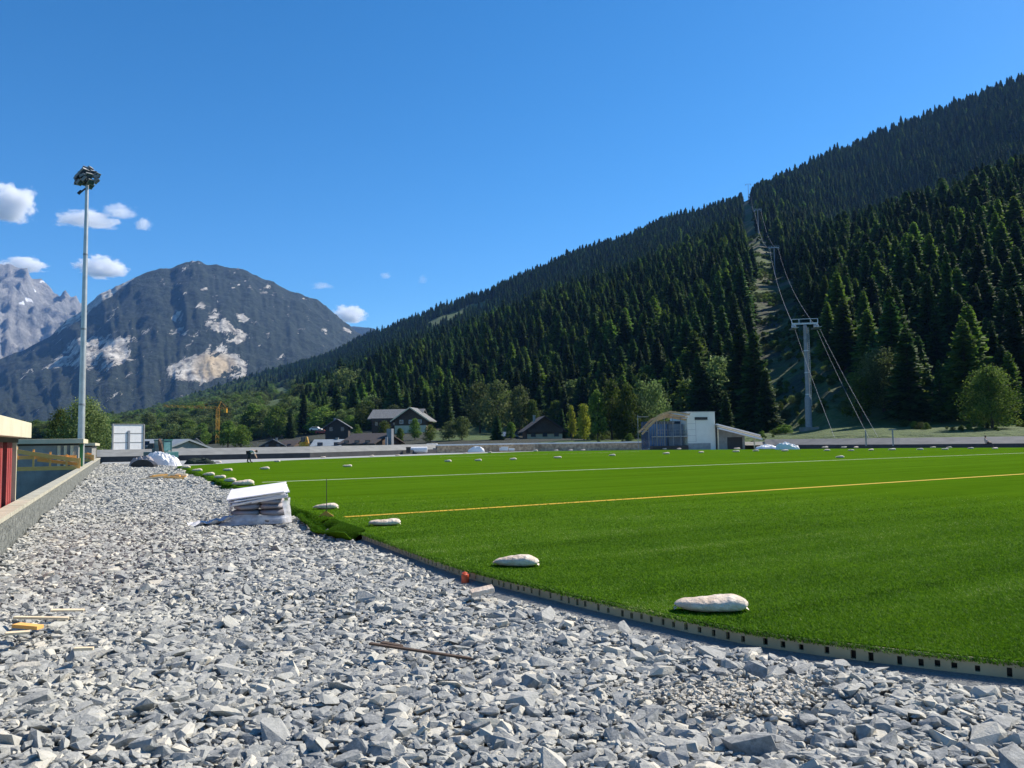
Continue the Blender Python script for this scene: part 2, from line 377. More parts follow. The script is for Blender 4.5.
def snow(v, px, py):
    m_ = np.zeros(len(px))
    for q in [(28,300,5,2.6,15),(22,303,3,2,0),(43,281,3,1.6,0),(35,291,3,1.2,0)]: m_ = np.maximum(m_, np.clip(1.4-ell(px, py, *q), 0, 1))
    return {'snow': m_}
mountain('high_mountain', [[(-600,'z',-3,5000),(420,'z',-3,5000)], sh(crest2, 6300, 0, .6), sh(crest2, 7500), [(-600,'z',0,8500),(420,'z',0,8500)]],
    R(-62), R(-5), 380, np.concatenate([np.linspace(5000,7600,200), np.linspace(7650,8500,8)]), m2amp, t.m, snow)
# low blue ridge between
mountain('distant_ridge', [[(200,'z',-3,6400),(560,'z',-3,6400)], [(200,350,7400),(330,332,7400),(350,323,7400),(372,325,7400),(400,340,7400),(560,400,7400)], [(200,'z',0,8500),(560,'z',0,8500)]],
    R(-24), R(4), 80, np.linspace(6400,8500,40), lambda x,y,A,r: (fbm(x/200,y/200,4,8)-.5)*60, bpy.data.materials['mountain_rock_and_forest'], lambda v,px,py: {'rock': np.zeros(len(px)), 'tan': np.zeros(len(px))})

# ------------------------------------------------------------------ air
HZ = MB(); HZ.box((-9500,-400,-4.7),(9500,9300,2150)); 
t = NT('air'); pv = t.n('ShaderNodeVolumePrincipled'); pv.inputs['Color'].default_value = (.20,.46,1,1); pv.inputs['Density'].default_value = 4.4e-5; pv.inputs['Anisotropy'].default_value = .1
t.l(pv.outputs[0], t.out.inputs['Volume'])
tag(HZ.build('haze', t.m), None, None, None, 'stuff')

# clouds: soft volumes far behind the mountains
def cloud(px, py, wpx, hpx, dist, seed, dens=.010, cut=.5):
    c = D(px, py, dist); sx = wpx/F*dist/2; sz = hpx/F*dist/2; sy = sx*.7
    t = NT('cloud_vapour'); tc = t.n('ShaderNodeTexCoord'); vec = tc.outputs['Object']
    ln = t.n('ShaderNodeVectorMath', operation='LENGTH'); 
    mp = t.n('ShaderNodeMapping'); mp.inputs['Location'].default_value = (seed*3.1, seed*1.7, 0); t.l(vec, mp.inputs[0])
    t.l(vec, ln.inputs[0])
    n = t.noise(mp.outputs[0], 1.7, 8, .66)
    d = t.math('ADD', t.math('SUBTRACT', 1.0, ln.outputs['Value']), t.math('MULTIPLY', t.math('SUBTRACT', n, .5), 2.2))
    # flat bottom
    sep = t.n('ShaderNodeSeparateXYZ'); t.l(vec, sep.inputs[0])
    bot = t.math('MULTIPLY', t.math('ADD', sep.outputs['Z'], .62), 2.5)
    d = t.math('MINIMUM', d, bot)
    d = t.math('MULTIPLY', t.math('SUBTRACT', d, cut+.12), 5.0); d = t.n('ShaderNodeClamp').inputs[0] if False else t.math('MINIMUM', t.math('MAXIMUM', d, 0), 1)
    pv = t.n('ShaderNodeVolumePrincipled'); pv.inputs['Color'].default_value = (1,1,1,1); pv.inputs['Anisotropy'].default_value = .0
    t.l(t.math('MULTIPLY', d, dens*.5), pv.inputs['Density']); t.l(pv.outputs[0], t.out.inputs['Volume'])
    mb = MB(); mb.box((-1,-1,-1),(1,1,1)); o = mb.build('cloud', t.m); o.location = c; o.scale = (sx, sy, sz); 
    return o
CL = [(8,206,74,58,1,'tall white puffy cloud cut by the left picture edge',.022,.15),
      (88,220,80,24,2,'flat white cloud crossed by the floodlight mast',.014,.2),
      (120,212,48,22,3,'thin grey white cloud wisp just right of the mast',.008,.2),
      (143,225,24,20,4,'little round cloud right of the mast wisps',.012,.15),
      (24,266,60,20,5,'low white cloud above the far grey rocky mountain',.02,.1),
      (100,269,66,28,6,'bright white cloud low beside the mast above the mountain',.024,.1),
      (349,316,48,24,7,'small bright cloud over the right shoulder of the mountain',.024,.1),
      (386,276,16,10,8,'tiny faint cloud puff over the valley, upper of the faint ones',.006,.15),
      (423,280,14,14,9,'tiny faint slanted cloud wisp nearest the forested slope',.004,.2),
      (322,286,34,10,10,'faint thin cloud smear above the mountain shoulder',.004,.2)]
for (px, py, a, b_, sd_, lab, dn, cut) in CL:
    tag(cloud(px, py, a*.88, b_*1.05, 15000, sd_, dn, cut), lab, None, 'clouds', 'stuff')
# ------------------------------------------------------------------ site ground
TZ = .15
def pt2(p): return (p.x, p.y)
edge_px = [(363,532),(395,543),(430,555.5),(469,568),(507,577.5),(545,586),(585,595.5),(624,604),(686,617),(749,629),(811,637.5),(874,645),(948,653),(1024,660.5),(1130,670),(1300,684)]
edge = [G(x, y, TZ) for x, y in edge_px]                       # turf edge along the slotted boards
u1 = edge[0].dot(U)                                            # where the straight path edge begins
vL = edge[0].dot(V)
far_left = W(64, vL, TZ)
far = [far_left, G(245,462.3,TZ), G(310,459.3,TZ), G(437,454.8,TZ), G(540,451.2,TZ), G(640,450,TZ), G(765,449.3,TZ), G(900,448,TZ), G(1024,447.5,TZ), G(1300,446.5,TZ)]
wall_px = [(-60,463.5),(100,461.5),(190,459.6),(310,457),(437,452.6),(540,450.4),(640,449.3),(765,448.8),(900,449),(1024,448.3),(1300,447.2)]
wallp = [G(x, y, 0) for x, y in wall_px]
# pale construction ground, one sheet
base = [(-60,-30),(80,-30)]+[(p.x*1.06, p.y*1.06) for p in reversed(wallp)]
cut = W(0,-2.0); 
gpoly = [pt2(W(-20,-1.7)), (40,-25), (110,20)]+[(p.x*1.02, p.y*1.02) for p in reversed(wallp[2:])]+[pt2(W(112,-1.7))]
s = MB(); s.add([(x, y, -.10) for x, y in gpoly], [tuple(range(len(gpoly)))])
tag(s.build('site_ground', mat('site_gravel', (.36,.37,.36), .95, (.24,.25,.255), 9, 1.5, 40, detail=8)), None, None, None, 'structure')
# earth bank under the platform left side
# turf sheet
gm = NT('artificial_turf'); tc = gm.n('ShaderNodeTexCoord'); vec = tc.outputs['Object']
mp = gm.n('ShaderNodeMapping'); mp.inputs['Rotation'].default_value = (0,0,-R(30.5)); gm.l(vec, mp.inputs[0])
mp2 = gm.n('ShaderNodeMapping'); mp2.inputs['Scale'].default_value = (.05,.9,1); gm.l(mp.outputs[0], mp2.inputs[0])
st = gm.noise(mp2.outputs[0], 1.3, 5, .65); fine = gm.noise(vec, 60, 4, .8); mid = gm.noise(vec, 1.1, 6, .65)
c = gm.ramp(st, [(.36, (.047,.112,.004)), (.64, (.080,.175,.010))])
c = gm.mix(gm.ramp(mid, [(.35, (0,0,0)), (.7, (.55,.55,.55))]), c, (.085,.165,.006))
c = gm.mix(gm.ramp(fine, [(.4, (0,0,0)), (.7, (.7,.7,.7))]), c, (.028,.062,.001))
b = gm.n('ShaderNodeBsdfPrincipled'); b.inputs['Roughness'].default_value = 1; b.inputs['Specular IOR Level'].default_value = 0; gm.l(c, b.inputs['Base Color'])
bp = gm.n('ShaderNodeBump'); bp.inputs['Distance'].default_value = .03; bp.inputs['Strength'].default_value = .8; gm.l(gm.noise(vec, 28, 7, .8), bp.inputs['Height']); gm.l(bp.outputs[0], b.inputs['Normal'])
gm.l(b.outputs[0], gm.out.inputs[0]); M['turf'] = gm.m
turf_poly = [pt2(p) for p in edge]+[pt2(p) for p in reversed(far)]
s = MB(); s.prism(turf_poly, TZ-.05, TZ); turf = s.build('football_pitch', M['turf']); tag(turf, 'green artificial turf football pitch', None, None, 'structure')
# near pile of turf blades (too many to count)
def inpoly(x, y, poly):
    ins = np.zeros(len(x), bool); n = len(poly)
    for i in range(n):
        x0, y0 = poly[i]; x1, y1 = poly[(i+1) % n]
        c_ = ((y0 > y) != (y1 > y)) & (x < (x1-x0)*(y-y0)/((y1-y0) if y1 != y0 else 1e-9)+x0); ins ^= c_
    return ins
def blades(n, ymax, hh, ww, power):
    u_ = rng.random(n*3); y = 3.2*(ymax/3.2)**(u_**power); x = (rng.random(n*3)*1.5-.45)*y*1.05
    k = inpoly(x, y, turf_poly); return x[k][:n], y[k][:n]
x, y = blades(520000, 24, .03, .008, .80); k = rng.random(len(x)) < np.clip((24-np.hypot(x,y))/12, 0, 1); x = x[k]; y = y[k]; n = len(x)
# ragged fringe hanging over the boards
fr = []
for a, b_ in zip(edge[:-1], edge[1:]):
    L = (b_-a).length; q = int(L*1500)
    tt = rng.random(q); off = np.abs(rng.normal(0, .034, q))
    d = (b_-a).normalized(); nn = Vector((d.y, -d.x, 0)); nn = nn if nn.y < 0 else -nn
    fr.append(np.stack([a.x+d.x*L*tt+nn.x*off, a.y+d.y*L*tt+nn.y*off], 1))
fr = np.concatenate(fr); x = np.concatenate([x, fr[:,0]]); y = np.concatenate([y, fr[:,1]]); n = len(x)
z0 = np.full(n, TZ-.004); z0[-len(fr):] -= rng.random(len(fr))*.035
h = (.010+.012*rng.random(n)); h *= .8+.5*fbm(x*1.5, y*1.5, 3, 2); wd = (.0020+.00075*np.clip(y, 3, 20))
an = rng.random(n)*2*np.pi; le = rng.normal(0, .6, (n, 2))*h[:, None]+np.array((-.006, .004))
dx = np.cos(an)*wd/2*1.6; dy = np.sin(an)*wd/2*1.6
vv = np.stack([np.stack([x-dx, y-dy, z0], 1), np.stack([x+dx, y+dy, z0], 1), np.stack([x+le[:,0], y+le[:,1], z0+h], 1)], 1).reshape(-1, 3)
ff = np.arange(n*3).reshape(-1, 3)
t = NT('turf_fibre'); a_ = t.n('ShaderNodeAttribute', attribute_name='tint')
c = t.ramp(a_.outputs['Fac'], [(0, (.028,.076,.005)), (.5, (.066,.162,.009)), (.93, (.135,.255,.024)), (1, (.30,.38,.12))])
tl_ = t.n('ShaderNodeBsdfTranslucent'); t.l(c, tl_.inputs[0])
b = t.n('ShaderNodeBsdfPrincipled'); b.inputs['Roughness'].default_value = .7; b.inputs['Specular IOR Level'].default_value = .08; t.l(c, b.inputs['Base Color']); mx = t.n('ShaderNodeMixShader'); mx.inputs[0].default_value = .35; t.l(b.outputs[0], mx.inputs[1]); t.l(tl_.outputs[0], mx.inputs[2]); t.l(mx.outputs[0], t.out.inputs[0]); M['fibre'] = t.m
ca_, sa_ = math.cos(R(30.5)), math.sin(R(30.5)); lu = x*ca_+y*sa_; lv = -x*sa_+y*ca_
tint = np.repeat(np.clip(rng.normal(.55, .17, n)+(fbm(x*.8, y*.8, 4, 4)-.5)*.35+(fbm(lu*.25, lv*2.2, 4, 14)-.5)*.75, 0, 1), 3)
tag(npmesh('grass', vv, ff, t.m, attrs={'tint': tint}), 'short green plastic turf fibres', None, None, 'stuff')
# pitch lines
def line(a, b_, w_, mt, lab, zz=TZ+.004):
    a = Vector((a.x, a.y, 0)); b_ = Vector((b_.x, b_.y, 0)); d = (b_-a).normalized(); nn = Vector((-d.y, d.x, 0))*w_/2
    s = MB(); s.add([(p.x, p.y, zz) for p in (a-nn, b_-nn, b_+nn, a+nn)], [(0,1,2,3)]); o = s.build('line_marking', mt); tag(o, lab, None, None, 'structure')
M['line_white'] = mat('white_turf_line', (.74,.76,.62), .9, (.56,.62,.42), 3, stretch=None); M['line_yellow'] = mat('yellow_turf_line', (.62,.36,.01), .9, (.5,.30,.012), 3)
M['line_faint'] = mat('pale_yellow_turf_line', (.36,.38,.05), .9, (.16,.24,.02), 3)
def ext(px0, px1, k=1.3):
    a = G(*px0, TZ); b_ = G(*px1, TZ); return a, a+(b_-a)*k
line(*ext((345,517),(1024,474)), .21, M['line_yellow'], 'yellow line across the pitch')
line(*ext((262,482.3),(1024,453)), .17, M['line_white'], 'white line across the pitch')
line(*ext((300,463.2),(640,454.6), 1.0), .12, M['line_faint'], 'faint yellow line across the pitch')
line(*ext((440,457),(640,451.6), 1.0), .12, M['line_white'], 'far white line')

# slotted edging boards
el = empty('edging_board', edge[6]*1, 0, 'long beige edging board with dark slots holding the turf above the stones', 'edging'); el.location.z = 0
M['edging'] = mat('edging_board', (.42,.36,.23), .85, (.32,.27,.17), 2.5, .3)
cs = MB(); back = MB(); pitch = .15
pts = [Vector((p.x, p.y, 0)) for p in edge]
cum = [0]
for a, b_ in zip(pts[:-1], pts[1:]): cum.append(cum[-1]+(b_-a).length)
def along(sv_):
    for i in range(len(cum)-1):
        if sv_ <= cum[i+1] or i == len(cum)-2:
            return pts[i]+(pts[i+1]-pts[i])*((sv_-cum[i])/(cum[i+1]-cum[i]))
s_ = 0; back_pts = []
ZB, ZT = -.06, .142
while s_ < cum[-1]-.3:
    pitch = random.choice((.105,.12,.14,.19))
    o_ = lambda q: along(q)-Vector(el.location)*1
    off = Vector((el.location.x, el.location.y, 0))
    w_ = .030+.008*random.random(); p0 = along(s_)-off; p1 = along(s_+pitch-w_)-off; p2 = along(s_+pitch)-off
    def seg(a, b_, z0, z1, th=.035):
        a = a.copy(); b2 = b_.copy(); a.z = b2.z = (z0+z1)/2; cs.bar(a, b2, th, z1-z0)
    seg(p0, p1, ZB, ZT); zc = .062+.012*random.random()
    hs2 = random.uniform(.020,.032); seg(p1, p2, ZB, zc-hs2, .034); seg(p1, p2, zc+hs2, ZT-.001, .034)
    n_ = Vector((-(p2-p0).y, (p2-p0).x, 0)).normalized(); n_ = n_ if n_.y > 0 else -n_
    back_pts.append((p0+n_*.05, p2+n_*.05))
    s_ += pitch
bl = [a for a, _ in back_pts]; nb = len(bl)
back.add([(q.x, q.y, z) for z in (-.05, .13) for q in bl], [(i, i+1, nb+i+1, nb+i) for i in range(nb-1)])
cs.build('board', M['edging'], el); back.build('slot_backing', M['black'], el)
s = MB(); d = (edge[11]-edge[10]).normalized(); c1 = G(833,652.5,.05)
s.bar(c1, c1+d*.09, .006, .022); o = s.build('tag', M['white']); o.location = Vector((d.y, -d.x, 0))*.03
tag(o, 'small white tag stuck on the slotted edging board', 'tag')

# ------------------------------------------------------------------ stones
def hull_proto(seed, npt=11):
    r = np.random.default_rng(seed); p = r.normal(size=(npt+5, 3)); p /= (.55*np.linalg.norm(p, axis=1)+.60*np.abs(p).max(1))[:, None]; p *= (.82+.25*r.random((npt+5,1)))
    bm = bmesh.new(); [bm.verts.new(q) for q in p]; g = bmesh.ops.convex_hull(bm, input=bm.verts)
    loose = [e for e in bm.verts if not e.link_faces]; bmesh.ops.delete(bm, geom=loose, context='VERTS')
    bmesh.ops.triangulate(bm, faces=bm.faces); bm.verts.index_update()
    v_ = np.array([q.co[:] for q in bm.verts]); f_ = np.array([[q.index for q in fa.verts] for fa in bm.faces]); bm.free(); return v_, f_
PR = [hull_proto(100+i, 9+i%5) for i in range(18)]
def rocks_mesh(name, x, y, z, size, flat, material):
    VV = []; FF = []; TT = []; off = 0; kind = rng.integers(0, len(PR), len(x))
    for k, (pv_, pf) in enumerate(PR):
        ix = np.where(kind == k)[0]; n_ = len(ix)
        if not n_: continue
        sc_ = size[ix, None]*np.stack([1+.5*rng.random(n_), .65+.3*rng.random(n_), flat*(.6+.6*rng.random(n_))], 1)/2*1.1
        a = rng.random(n_)*2*np.pi; tx = rng.normal(0, .26, n_); ty = rng.normal(0, .26, n_)
        P_ = pv_[None]*sc_[:, None]
        # tilt then spin
        c_, s2 = np.cos(tx)[:, None], np.sin(tx)[:, None]; Y_ = P_[...,1]*c_-P_[...,2]*s2; Z_ = P_[...,1]*s2+P_[...,2]*c_
        c_, s2 = np.cos(ty)[:, None], np.sin(ty)[:, None]; X_ = P_[...,0]*c_+Z_*s2; Z_ = -P_[...,0]*s2+Z_*c_
        c_, s2 = np.cos(a)[:, None], np.sin(a)[:, None]; X2 = X_*c_-Y_*s2; Y2 = X_*s2+Y_*c_
        q = np.stack([X2+x[ix,None], Y2+y[ix,None], Z_+z[ix,None]], -1)
        VV.append(q.reshape(-1,3)); FF.append((pf[None]+(off+np.arange(n_)*len(pv_))[:,None,None]).reshape(-1,3)); off += n_*len(pv_)
        TT.append(np.repeat(rng.random(n_), len(pv_)))
    return npmesh(name, np.concatenate(VV), np.concatenate(FF), material, attrs={'tint': np.concatenate(TT)})
t = NT('grey_stone'); tc = t.n('ShaderNodeTexCoord'); vec = tc.outputs['Object']; a_ = t.n('ShaderNodeAttribute', attribute_name='tint')
c = t.ramp(a_.outputs['Fac'], [(0, (.13,.142,.148)), (.35, (.225,.232,.222)), (.65, (.315,.315,.29)), (.86, (.43,.415,.355)), (1, (.62,.56,.44))])
dust = t.ramp(t.noise(vec, .45, 5, .6), [(.50, (0,0,0)), (.70, (.7,.7,.7))])
c = t.mix(dust, c, (.47,.455,.38)); c = t.mix(t.ramp(t.noise(vec, 25, 6, .7), [(.4, (0,0,0)), (.65, (.55,.55,.55))]), c, (.47,.47,.45))
b = t.n('ShaderNodeBsdfPrincipled'); b.inputs['Roughness'].default_value = .8; t.l(c, b.inputs['Base Color'])
bp = t.n('ShaderNodeBump'); bp.inputs['Distance'].default_value = .012; bp.inputs['Strength'].default_value = .9; t.l(t.noise(vec, 34, 7, .7), bp.inputs['Height']); t.l(bp.outputs[0], b.inputs['Normal'])
t.l(b.outputs[0], t.out.inputs[0]); M['stone'] = t.m
ein = [(p.x, p.y) for p in edge]
# stones stop short of the boards, leaving the sandy trench
inner = []
for i, p in enumerate(edge):
    a = edge[max(i-1,0)]; b_ = edge[min(i+1,len(edge)-1)]; d = (b_-a).normalized(); nn = Vector((d.y,-d.x,0)); nn = nn if nn.y < 0 else -nn
    k = .10 if i < 1 else (.18 if i < 3 else .24)
    q = p+nn*k; inner.append((q.x, q.y))
stone_poly = [pt2(W(-3,-1.6)), (10,.8), ]+inner[::-1]+[pt2(W(u1, vL-.12)), pt2(W(78, vL-.12)), pt2(W(84,-1.60))]
def scatter_st(n, u0, u1_, vmin, vmax):
    u_ = u0+(u1_-u0)*rng.random(n); v_ = vmin+(vmax-vmin)*rng.random(n)
    x = U.x*u_+V.x*v_; y = U.y*u_+V.y*v_; k = inpoly(x, y, stone_poly); return x[k], y[k]
def uneven(x, y): return (fbm(x*.8, y*.8, 4, 12)-.5)*.16+(fbm(x*.25, y*.25, 2, 15)-.5)*.10
X=[];Y=[];Z=[];S=[]
for (n, ua, ub, va, vb, smu, zl) in [(48000,1.5,13,-2,10,.065,.0),(42000,1.5,13,-2,10,.085,.035),(8500,1.5,13,-2,10,.118,.04),(60000,1.5,13,-2,10,.040,.045),
        (40000,13,34,-2,5,.085,.0),(36000,13,34,-2,5,.09,.04),(16000,34,84,-2,5,.13,.01),(22000,34,84,-2,5,.13,.04)]:
    x, y = scatter_st(n, ua, ub, va, vb); k = np.hypot(x, y) > 2.2; x = x[k]; y = y[k]
    if ua < 10:
        px_, py_ = proj(np.stack([x, y, np.zeros(len(x))], 1)); k = (px_ > -160) & (px_ < 1190) & (py_ < 1050); x = x[k]; y = y[k]
    sz = smu*np.exp(rng.normal(0, .32, len(x))); X.append(x); Y.append(y); Z.append(zl+uneven(x, y)+rng.normal(0,.008,len(x))-.03); S.append(sz)
x = np.concatenate(X); y = np.concatenate(Y); z = np.concatenate(Z); S = np.concatenate(S)
# bank the stones a little against the low wall, dip them to the trench
vv_ = x*V.x+y*V.y; z += 0
tag(rocks_mesh('gravel', x, y, z, S, .56, M['stone']), 'loose broken grey stone covering the track bed', None, None, 'stuff')
# sand and grit in the trench
s = MB(); grit = [pt2(W(-3,-1.62)), (10,.8)]+[(p.x, p.y) for p in reversed(edge)]+[pt2(W(u1,vL)), pt2(W(84,vL)), pt2(W(84,-1.62))]
s.add([(a, b_, -.055) for a, b_ in grit], [tuple(range(len(grit)))]); n_i = len(inner); s.add([(p.x, p.y, .028) for p in edge]+[(q[0], q[1], .008) for q in inner]+[(q[0]-.12, q[1]-.12, -.06) for q in inner], [(i, i+1, n_i+i+1, n_i+i) for i in range(n_i-1)]+[(n_i+i, n_i+i+1, 2*n_i+i+1, 2*n_i+i) for i in range(n_i-1)])
tag(s.build('sand_bed', mat('grey_grit', (.33,.34,.33), .95, (.20,.21,.22), 40, 1.5, 120, detail=8)), None, None, None, 'structure')
# fine light rubble patches
cx, cy = G(735,700,0).xy; n = 900
x = cx+rng.normal(0,.28,n); y = cy+rng.normal(0,.17,n); z = .055+uneven(x, y)+rng.random(n)*.02
t = mat('crushed_pale_stone', (.62,.57,.47), .9, (.45,.42,.36), 30, .5)
tag(rocks_mesh('rubble', x, y, z, .03*np.exp(rng.normal(0,.35,n)), .6, t), 'patch of finer cream crushed stone', None, None, 'stuff')

# ------------------------------------------------------------------ low wall by the path
s = MB(); s.extr([(-1.90,-3.7),(-1.67,-3.7),(-1.67,.52),(-1.90,.52)], W(-4,0), W(86,0), V)
lw = s.build('low_wall', mat('rough_concrete', (.27,.28,.255), .95, (.07,.08,.075), 9, 4.0, 16, detail=9)); tag(lw, 'long low rough grey concrete wall with pale coping along the left of the stones', 'wall')
s = MB(); u_ = -4
while u_ < 86:
    s.extr([(-1.93,.523),(-1.64,.523),(-1.64,.60),(-1.93,.60)], W(u_,0), W(u_+1.98,0), V); u_ += 2.0
s.build('coping', M['coping'], lw)

# ------------------------------------------------------------------ dugouts
def dugout(uend, ulen, vv, lab, over=1.6, zr=(1.9,2.23)):
    root = empty('changing_hut', W(uend, vv-.0, 0), -AL*1, None, None, None)
    # local frame: x to the right (V), y along the path (U)
    root.rotation_euler = (0,0,math.atan2(V.y, V.x)); tag(root, lab, 'hut', 'flat roofed red huts sunk beside the path')
    s = MB(); s.box((-5.5,-ulen,zr[0]),(.22,over,zr[1])); s.build('roof', M['cream'], root, .01)
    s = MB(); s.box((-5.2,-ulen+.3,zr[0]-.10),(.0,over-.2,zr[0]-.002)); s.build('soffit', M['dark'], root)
    s = MB(); y = -ulen+.3
    while y < -.25:
        if not (-2.0 < y < -1.3): s.box((-.10,y,-3.2),(-.02,y+.22,zr[0]-.10)); s.box((-.06,y+.22,-3.2),(-.04,y+.30,zr[0]-.10))
        y += .30
    s.box((-5.0,-.12,-3.2),(-.11,-.02,zr[0]-.10)); s.box((-5.0,-ulen+.3,-3.2),(-.11,-ulen+.4,zr[0]-.10)); s.box((-5.0,-ulen+.41,-3.2),(-4.9,-.13,zr[0]-.1))
    s.build('wall', M['red'], root)
    s = MB(); s.box((-.14,-2.0,-3.2),(-.11,-1.22,zr[0]-.10)); 
    s.build('opening', M['black'], root)
    d = MB(); 
    for k in range(7): d.box((-.09,-1.98+k*.11,.62),(-.07,-1.95+k*.11,zr[0]-.12))
    d.build('grille', M['dark'], root)
    s = MB(); s.box((-.12,-.01,-3.2),(.03,.08,zr[0]-.10)); s.build('corner_post', M['cream'], root)
    return root
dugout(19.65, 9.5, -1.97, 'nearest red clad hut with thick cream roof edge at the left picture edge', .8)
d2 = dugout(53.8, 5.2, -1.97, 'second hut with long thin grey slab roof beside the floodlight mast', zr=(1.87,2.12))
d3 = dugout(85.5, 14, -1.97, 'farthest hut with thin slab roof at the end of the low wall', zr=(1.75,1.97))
for r, fx in ((d2,1),(d3,1)):
    ch = list(r.children)
    for c_ in ch:
        if c_.name.startswith(('opening','grille')): bpy.data.objects.remove(c_)
        elif c_.name.startswith('wall'): c_.data.materials[0] = M['concrete']
    s = MB()
    for k in range(3): s.box((-1.0+k*.3,-5.0,.5),(-.86+k*.3,-4.9,1.76))
    s.build('batten', M['pale_timber'], r)
s = MB(); s.box((-.10,-3.6,.6),(.14,-3.38,1.86)); s.build('corner_column', M['green_paint'], d2)
# timber trusses standing on the wall in front of the slab huts
def truss(u_, width, zt, lab, k=1.0):
    r = empty('timber_truss', W(u_,-1.86,0), math.atan2(V.y, V.x), lab, 'roof truss', 'new timber trusses along the low wall')
    s = MB(); s.bar((-width,0,zt),(0,0,zt-.62*k),.08,.20*k); s.build('rafter', M['timber'], r)
    s = MB(); s.bar((-width,.1,zt-.42*k),(-.1,.1,zt-.44*k),.08,.18*k); s.build('tie_beam', M['timber'], r)
    s = MB(); s.bar((-width,0,zt-.98*k),(0,0,zt-.98*k),.08,.20*k); s.build('bottom_chord', M['timber'], r)
    s = MB(); s.box((-.04,-.06,zt-1.08*k),(.08,.10,zt-.50*k)); s.build('end_post', M['timber'], r)
    for i in range(4):
        x_ = -width+width*(i+.8)/4.6; s = MB(); s.box((x_,.02,zt-.9*k),(x_+.09,.09,zt+.22-.62*k*(i+.8)/4.6)); s.build('stud', M['timber'], r)
    s = MB(); s.bar((-width*.55,.3,zt-.55*k),(0,.3,zt-.82*k),.08,.16*k); s.build('rear_rafter', M['timber'], r)
    return r
truss(46, 3.3, 1.62, 'nearer new timber truss sloping down to the wall between the first two huts')
truss(70.0, 2.4, 1.50, 'farther new timber truss beyond the green column', .9)

# ------------------------------------------------------------------ perimeter walls at the far end
def strip_wall(name, pts_, z0, z1, th, mt, lab, cat='wall'):
    s = MB(); n = len(pts_); c = Vector((0, 20, 0))
    for a, b_ in zip(pts_[:-1], pts_[1:]):
        a = Vector((a.x, a.y, 0)); b_ = Vector((b_.x, b_.y, 0)); d = (b_-a).normalized(); nn = Vector((-d.y, d.x, 0)); nn = nn if nn.y > 0 else -nn
        s.add([(*(p+o_).xy, z) for z in (z0, z1) for p, o_ in ((a, nn*0), (b_, nn*0), (b_, nn*th), (a, nn*th))], [(3,2,1,0),(4,5,6,7),(0,1,5,4),(1,2,6,5),(2,3,7,6),(3,0,4,7)])
    o = s.build(name, mt); return tag(o, lab, cat)
def bank(pts_, z0, z1, back, mt, lab):
    s = MB(); P0 = [Vector((p.x, p.y, 0)) for p in pts_]; 
    f0_ = [(p.x, p.y, z0) for p in P0]; f1 = [(p.x*(1+back/p.length), p.y*(1+back/p.length), z1) for p in P0]; f2 = [(p.x*(1+(back+4)/p.length), p.y*(1+(back+4)/p.length), z1) for p in P0]; f3 = [(a[0]*1.01, a[1]*1.01, -3.3) for a in f2]
    n = len(P0); s.add(f0_+f1+f2+f3, [(i, i+1, n+i+1, n+i) for i in range(n-1)]+[(n+i, n+i+1, 2*n+i+1, 2*n+i) for i in range(n-1)]+[(2*n+i, 2*n+i+1, 3*n+i+1, 3*n+i) for i in range(n-1)])
    o = s.build('embankment', mt); tag(o, lab, None, None, 'structure')
L = wallp[0:5]
strip_wall('perimeter_wall', L, -.1, .52, .3, M['dark_wall'], 'low dark wall running behind the tarpaulin pile and the bending worker')
bank([p*1.004 for p in L], .50, 1.27, 3.5, M['pale_concrete'], 'pale concrete terrace behind the left wall')
Mid = wallp[4:8]
def rubble_wall():
    o = strip_wall('stone_wall', [wallp[4]*1.002]+wallp[5:7]+[G(668,449.2,0)], -.1, 1.02, .6, mat('brown_rubble', (.62,.46,.30), .95, (.26,.18,.12), 2.2, 2.5, 3, detail=7), 'brownish rubble stone wall left of the clubhouse')
    s = MB(); P_ = [wallp[4]*1.001]+wallp[5:7]+[G(668,449.2,0)]
    for a, b_ in zip(P_[:-1], P_[1:]): s.bar((a.x, a.y+.3, 1.13), (b_.x, b_.y+.3, 1.13), .75, .2)
    s.build('coping', M['white'], o)
rubble_wall()
Rt = [G(765,448.8,0)]+wallp[8:]
strip_wall('perimeter_wall', Rt, -.1, .55, .3, M['dark_wall'], 'low dark wall under the ski slope at the right')
bank([p*1.004 for p in Rt], .53, 1.30, 3.0, mat('dark_asphalt_bank', (.12,.125,.13), .9, (.08,.085,.09), .8, .3), 'grey concrete bank above the right wall')
bank([p*1.006 for p in [wallp[4],wallp[5],wallp[6],G(765,448.8,0)]], .5, .95, 3.0, M['pale_concrete'], 'pale track behind the stone wall')

# ------------------------------------------------------------------ floodlight mast
mp_ = D(80.6, 462, 50); mp_.z = -.5
r = empty('floodlight_mast', mp_, 0, 'tall galvanised floodlight mast with a cluster of lamps on top', 'floodlight')
H = D(83.3, 182, 50).z-mp_.z
s = MB(); s.tube((0,0,0),(.0,0,H*.5),.215,.165,20); s.tube((0,0,H*.5),(0,0,H),.165,.10,20); pole = s.build('pole', M['steel'], r)
for k in range(3):
    s = MB(); s.tube((0,0,H*.25*(k+1)),(0,0,H*.25*(k+1)+.12),.195-.03*k+.012,.195-.03*k,20); s.build('collar', M['grey_steel'], pole)
pass
hd = MB(); hd.tube((0,0,H-.2),(0,0,H+.75),.12,.12,12); 
for z_ in (H-.05,H+.3,H+.65): hd.bar((-.6,0,z_),(.6,0,z_),.07,.07); hd.bar((0,-.45,z_),(0,.45,z_),.07,.07)
hd.build('head_frame', M['dark'], r)
lamp = None
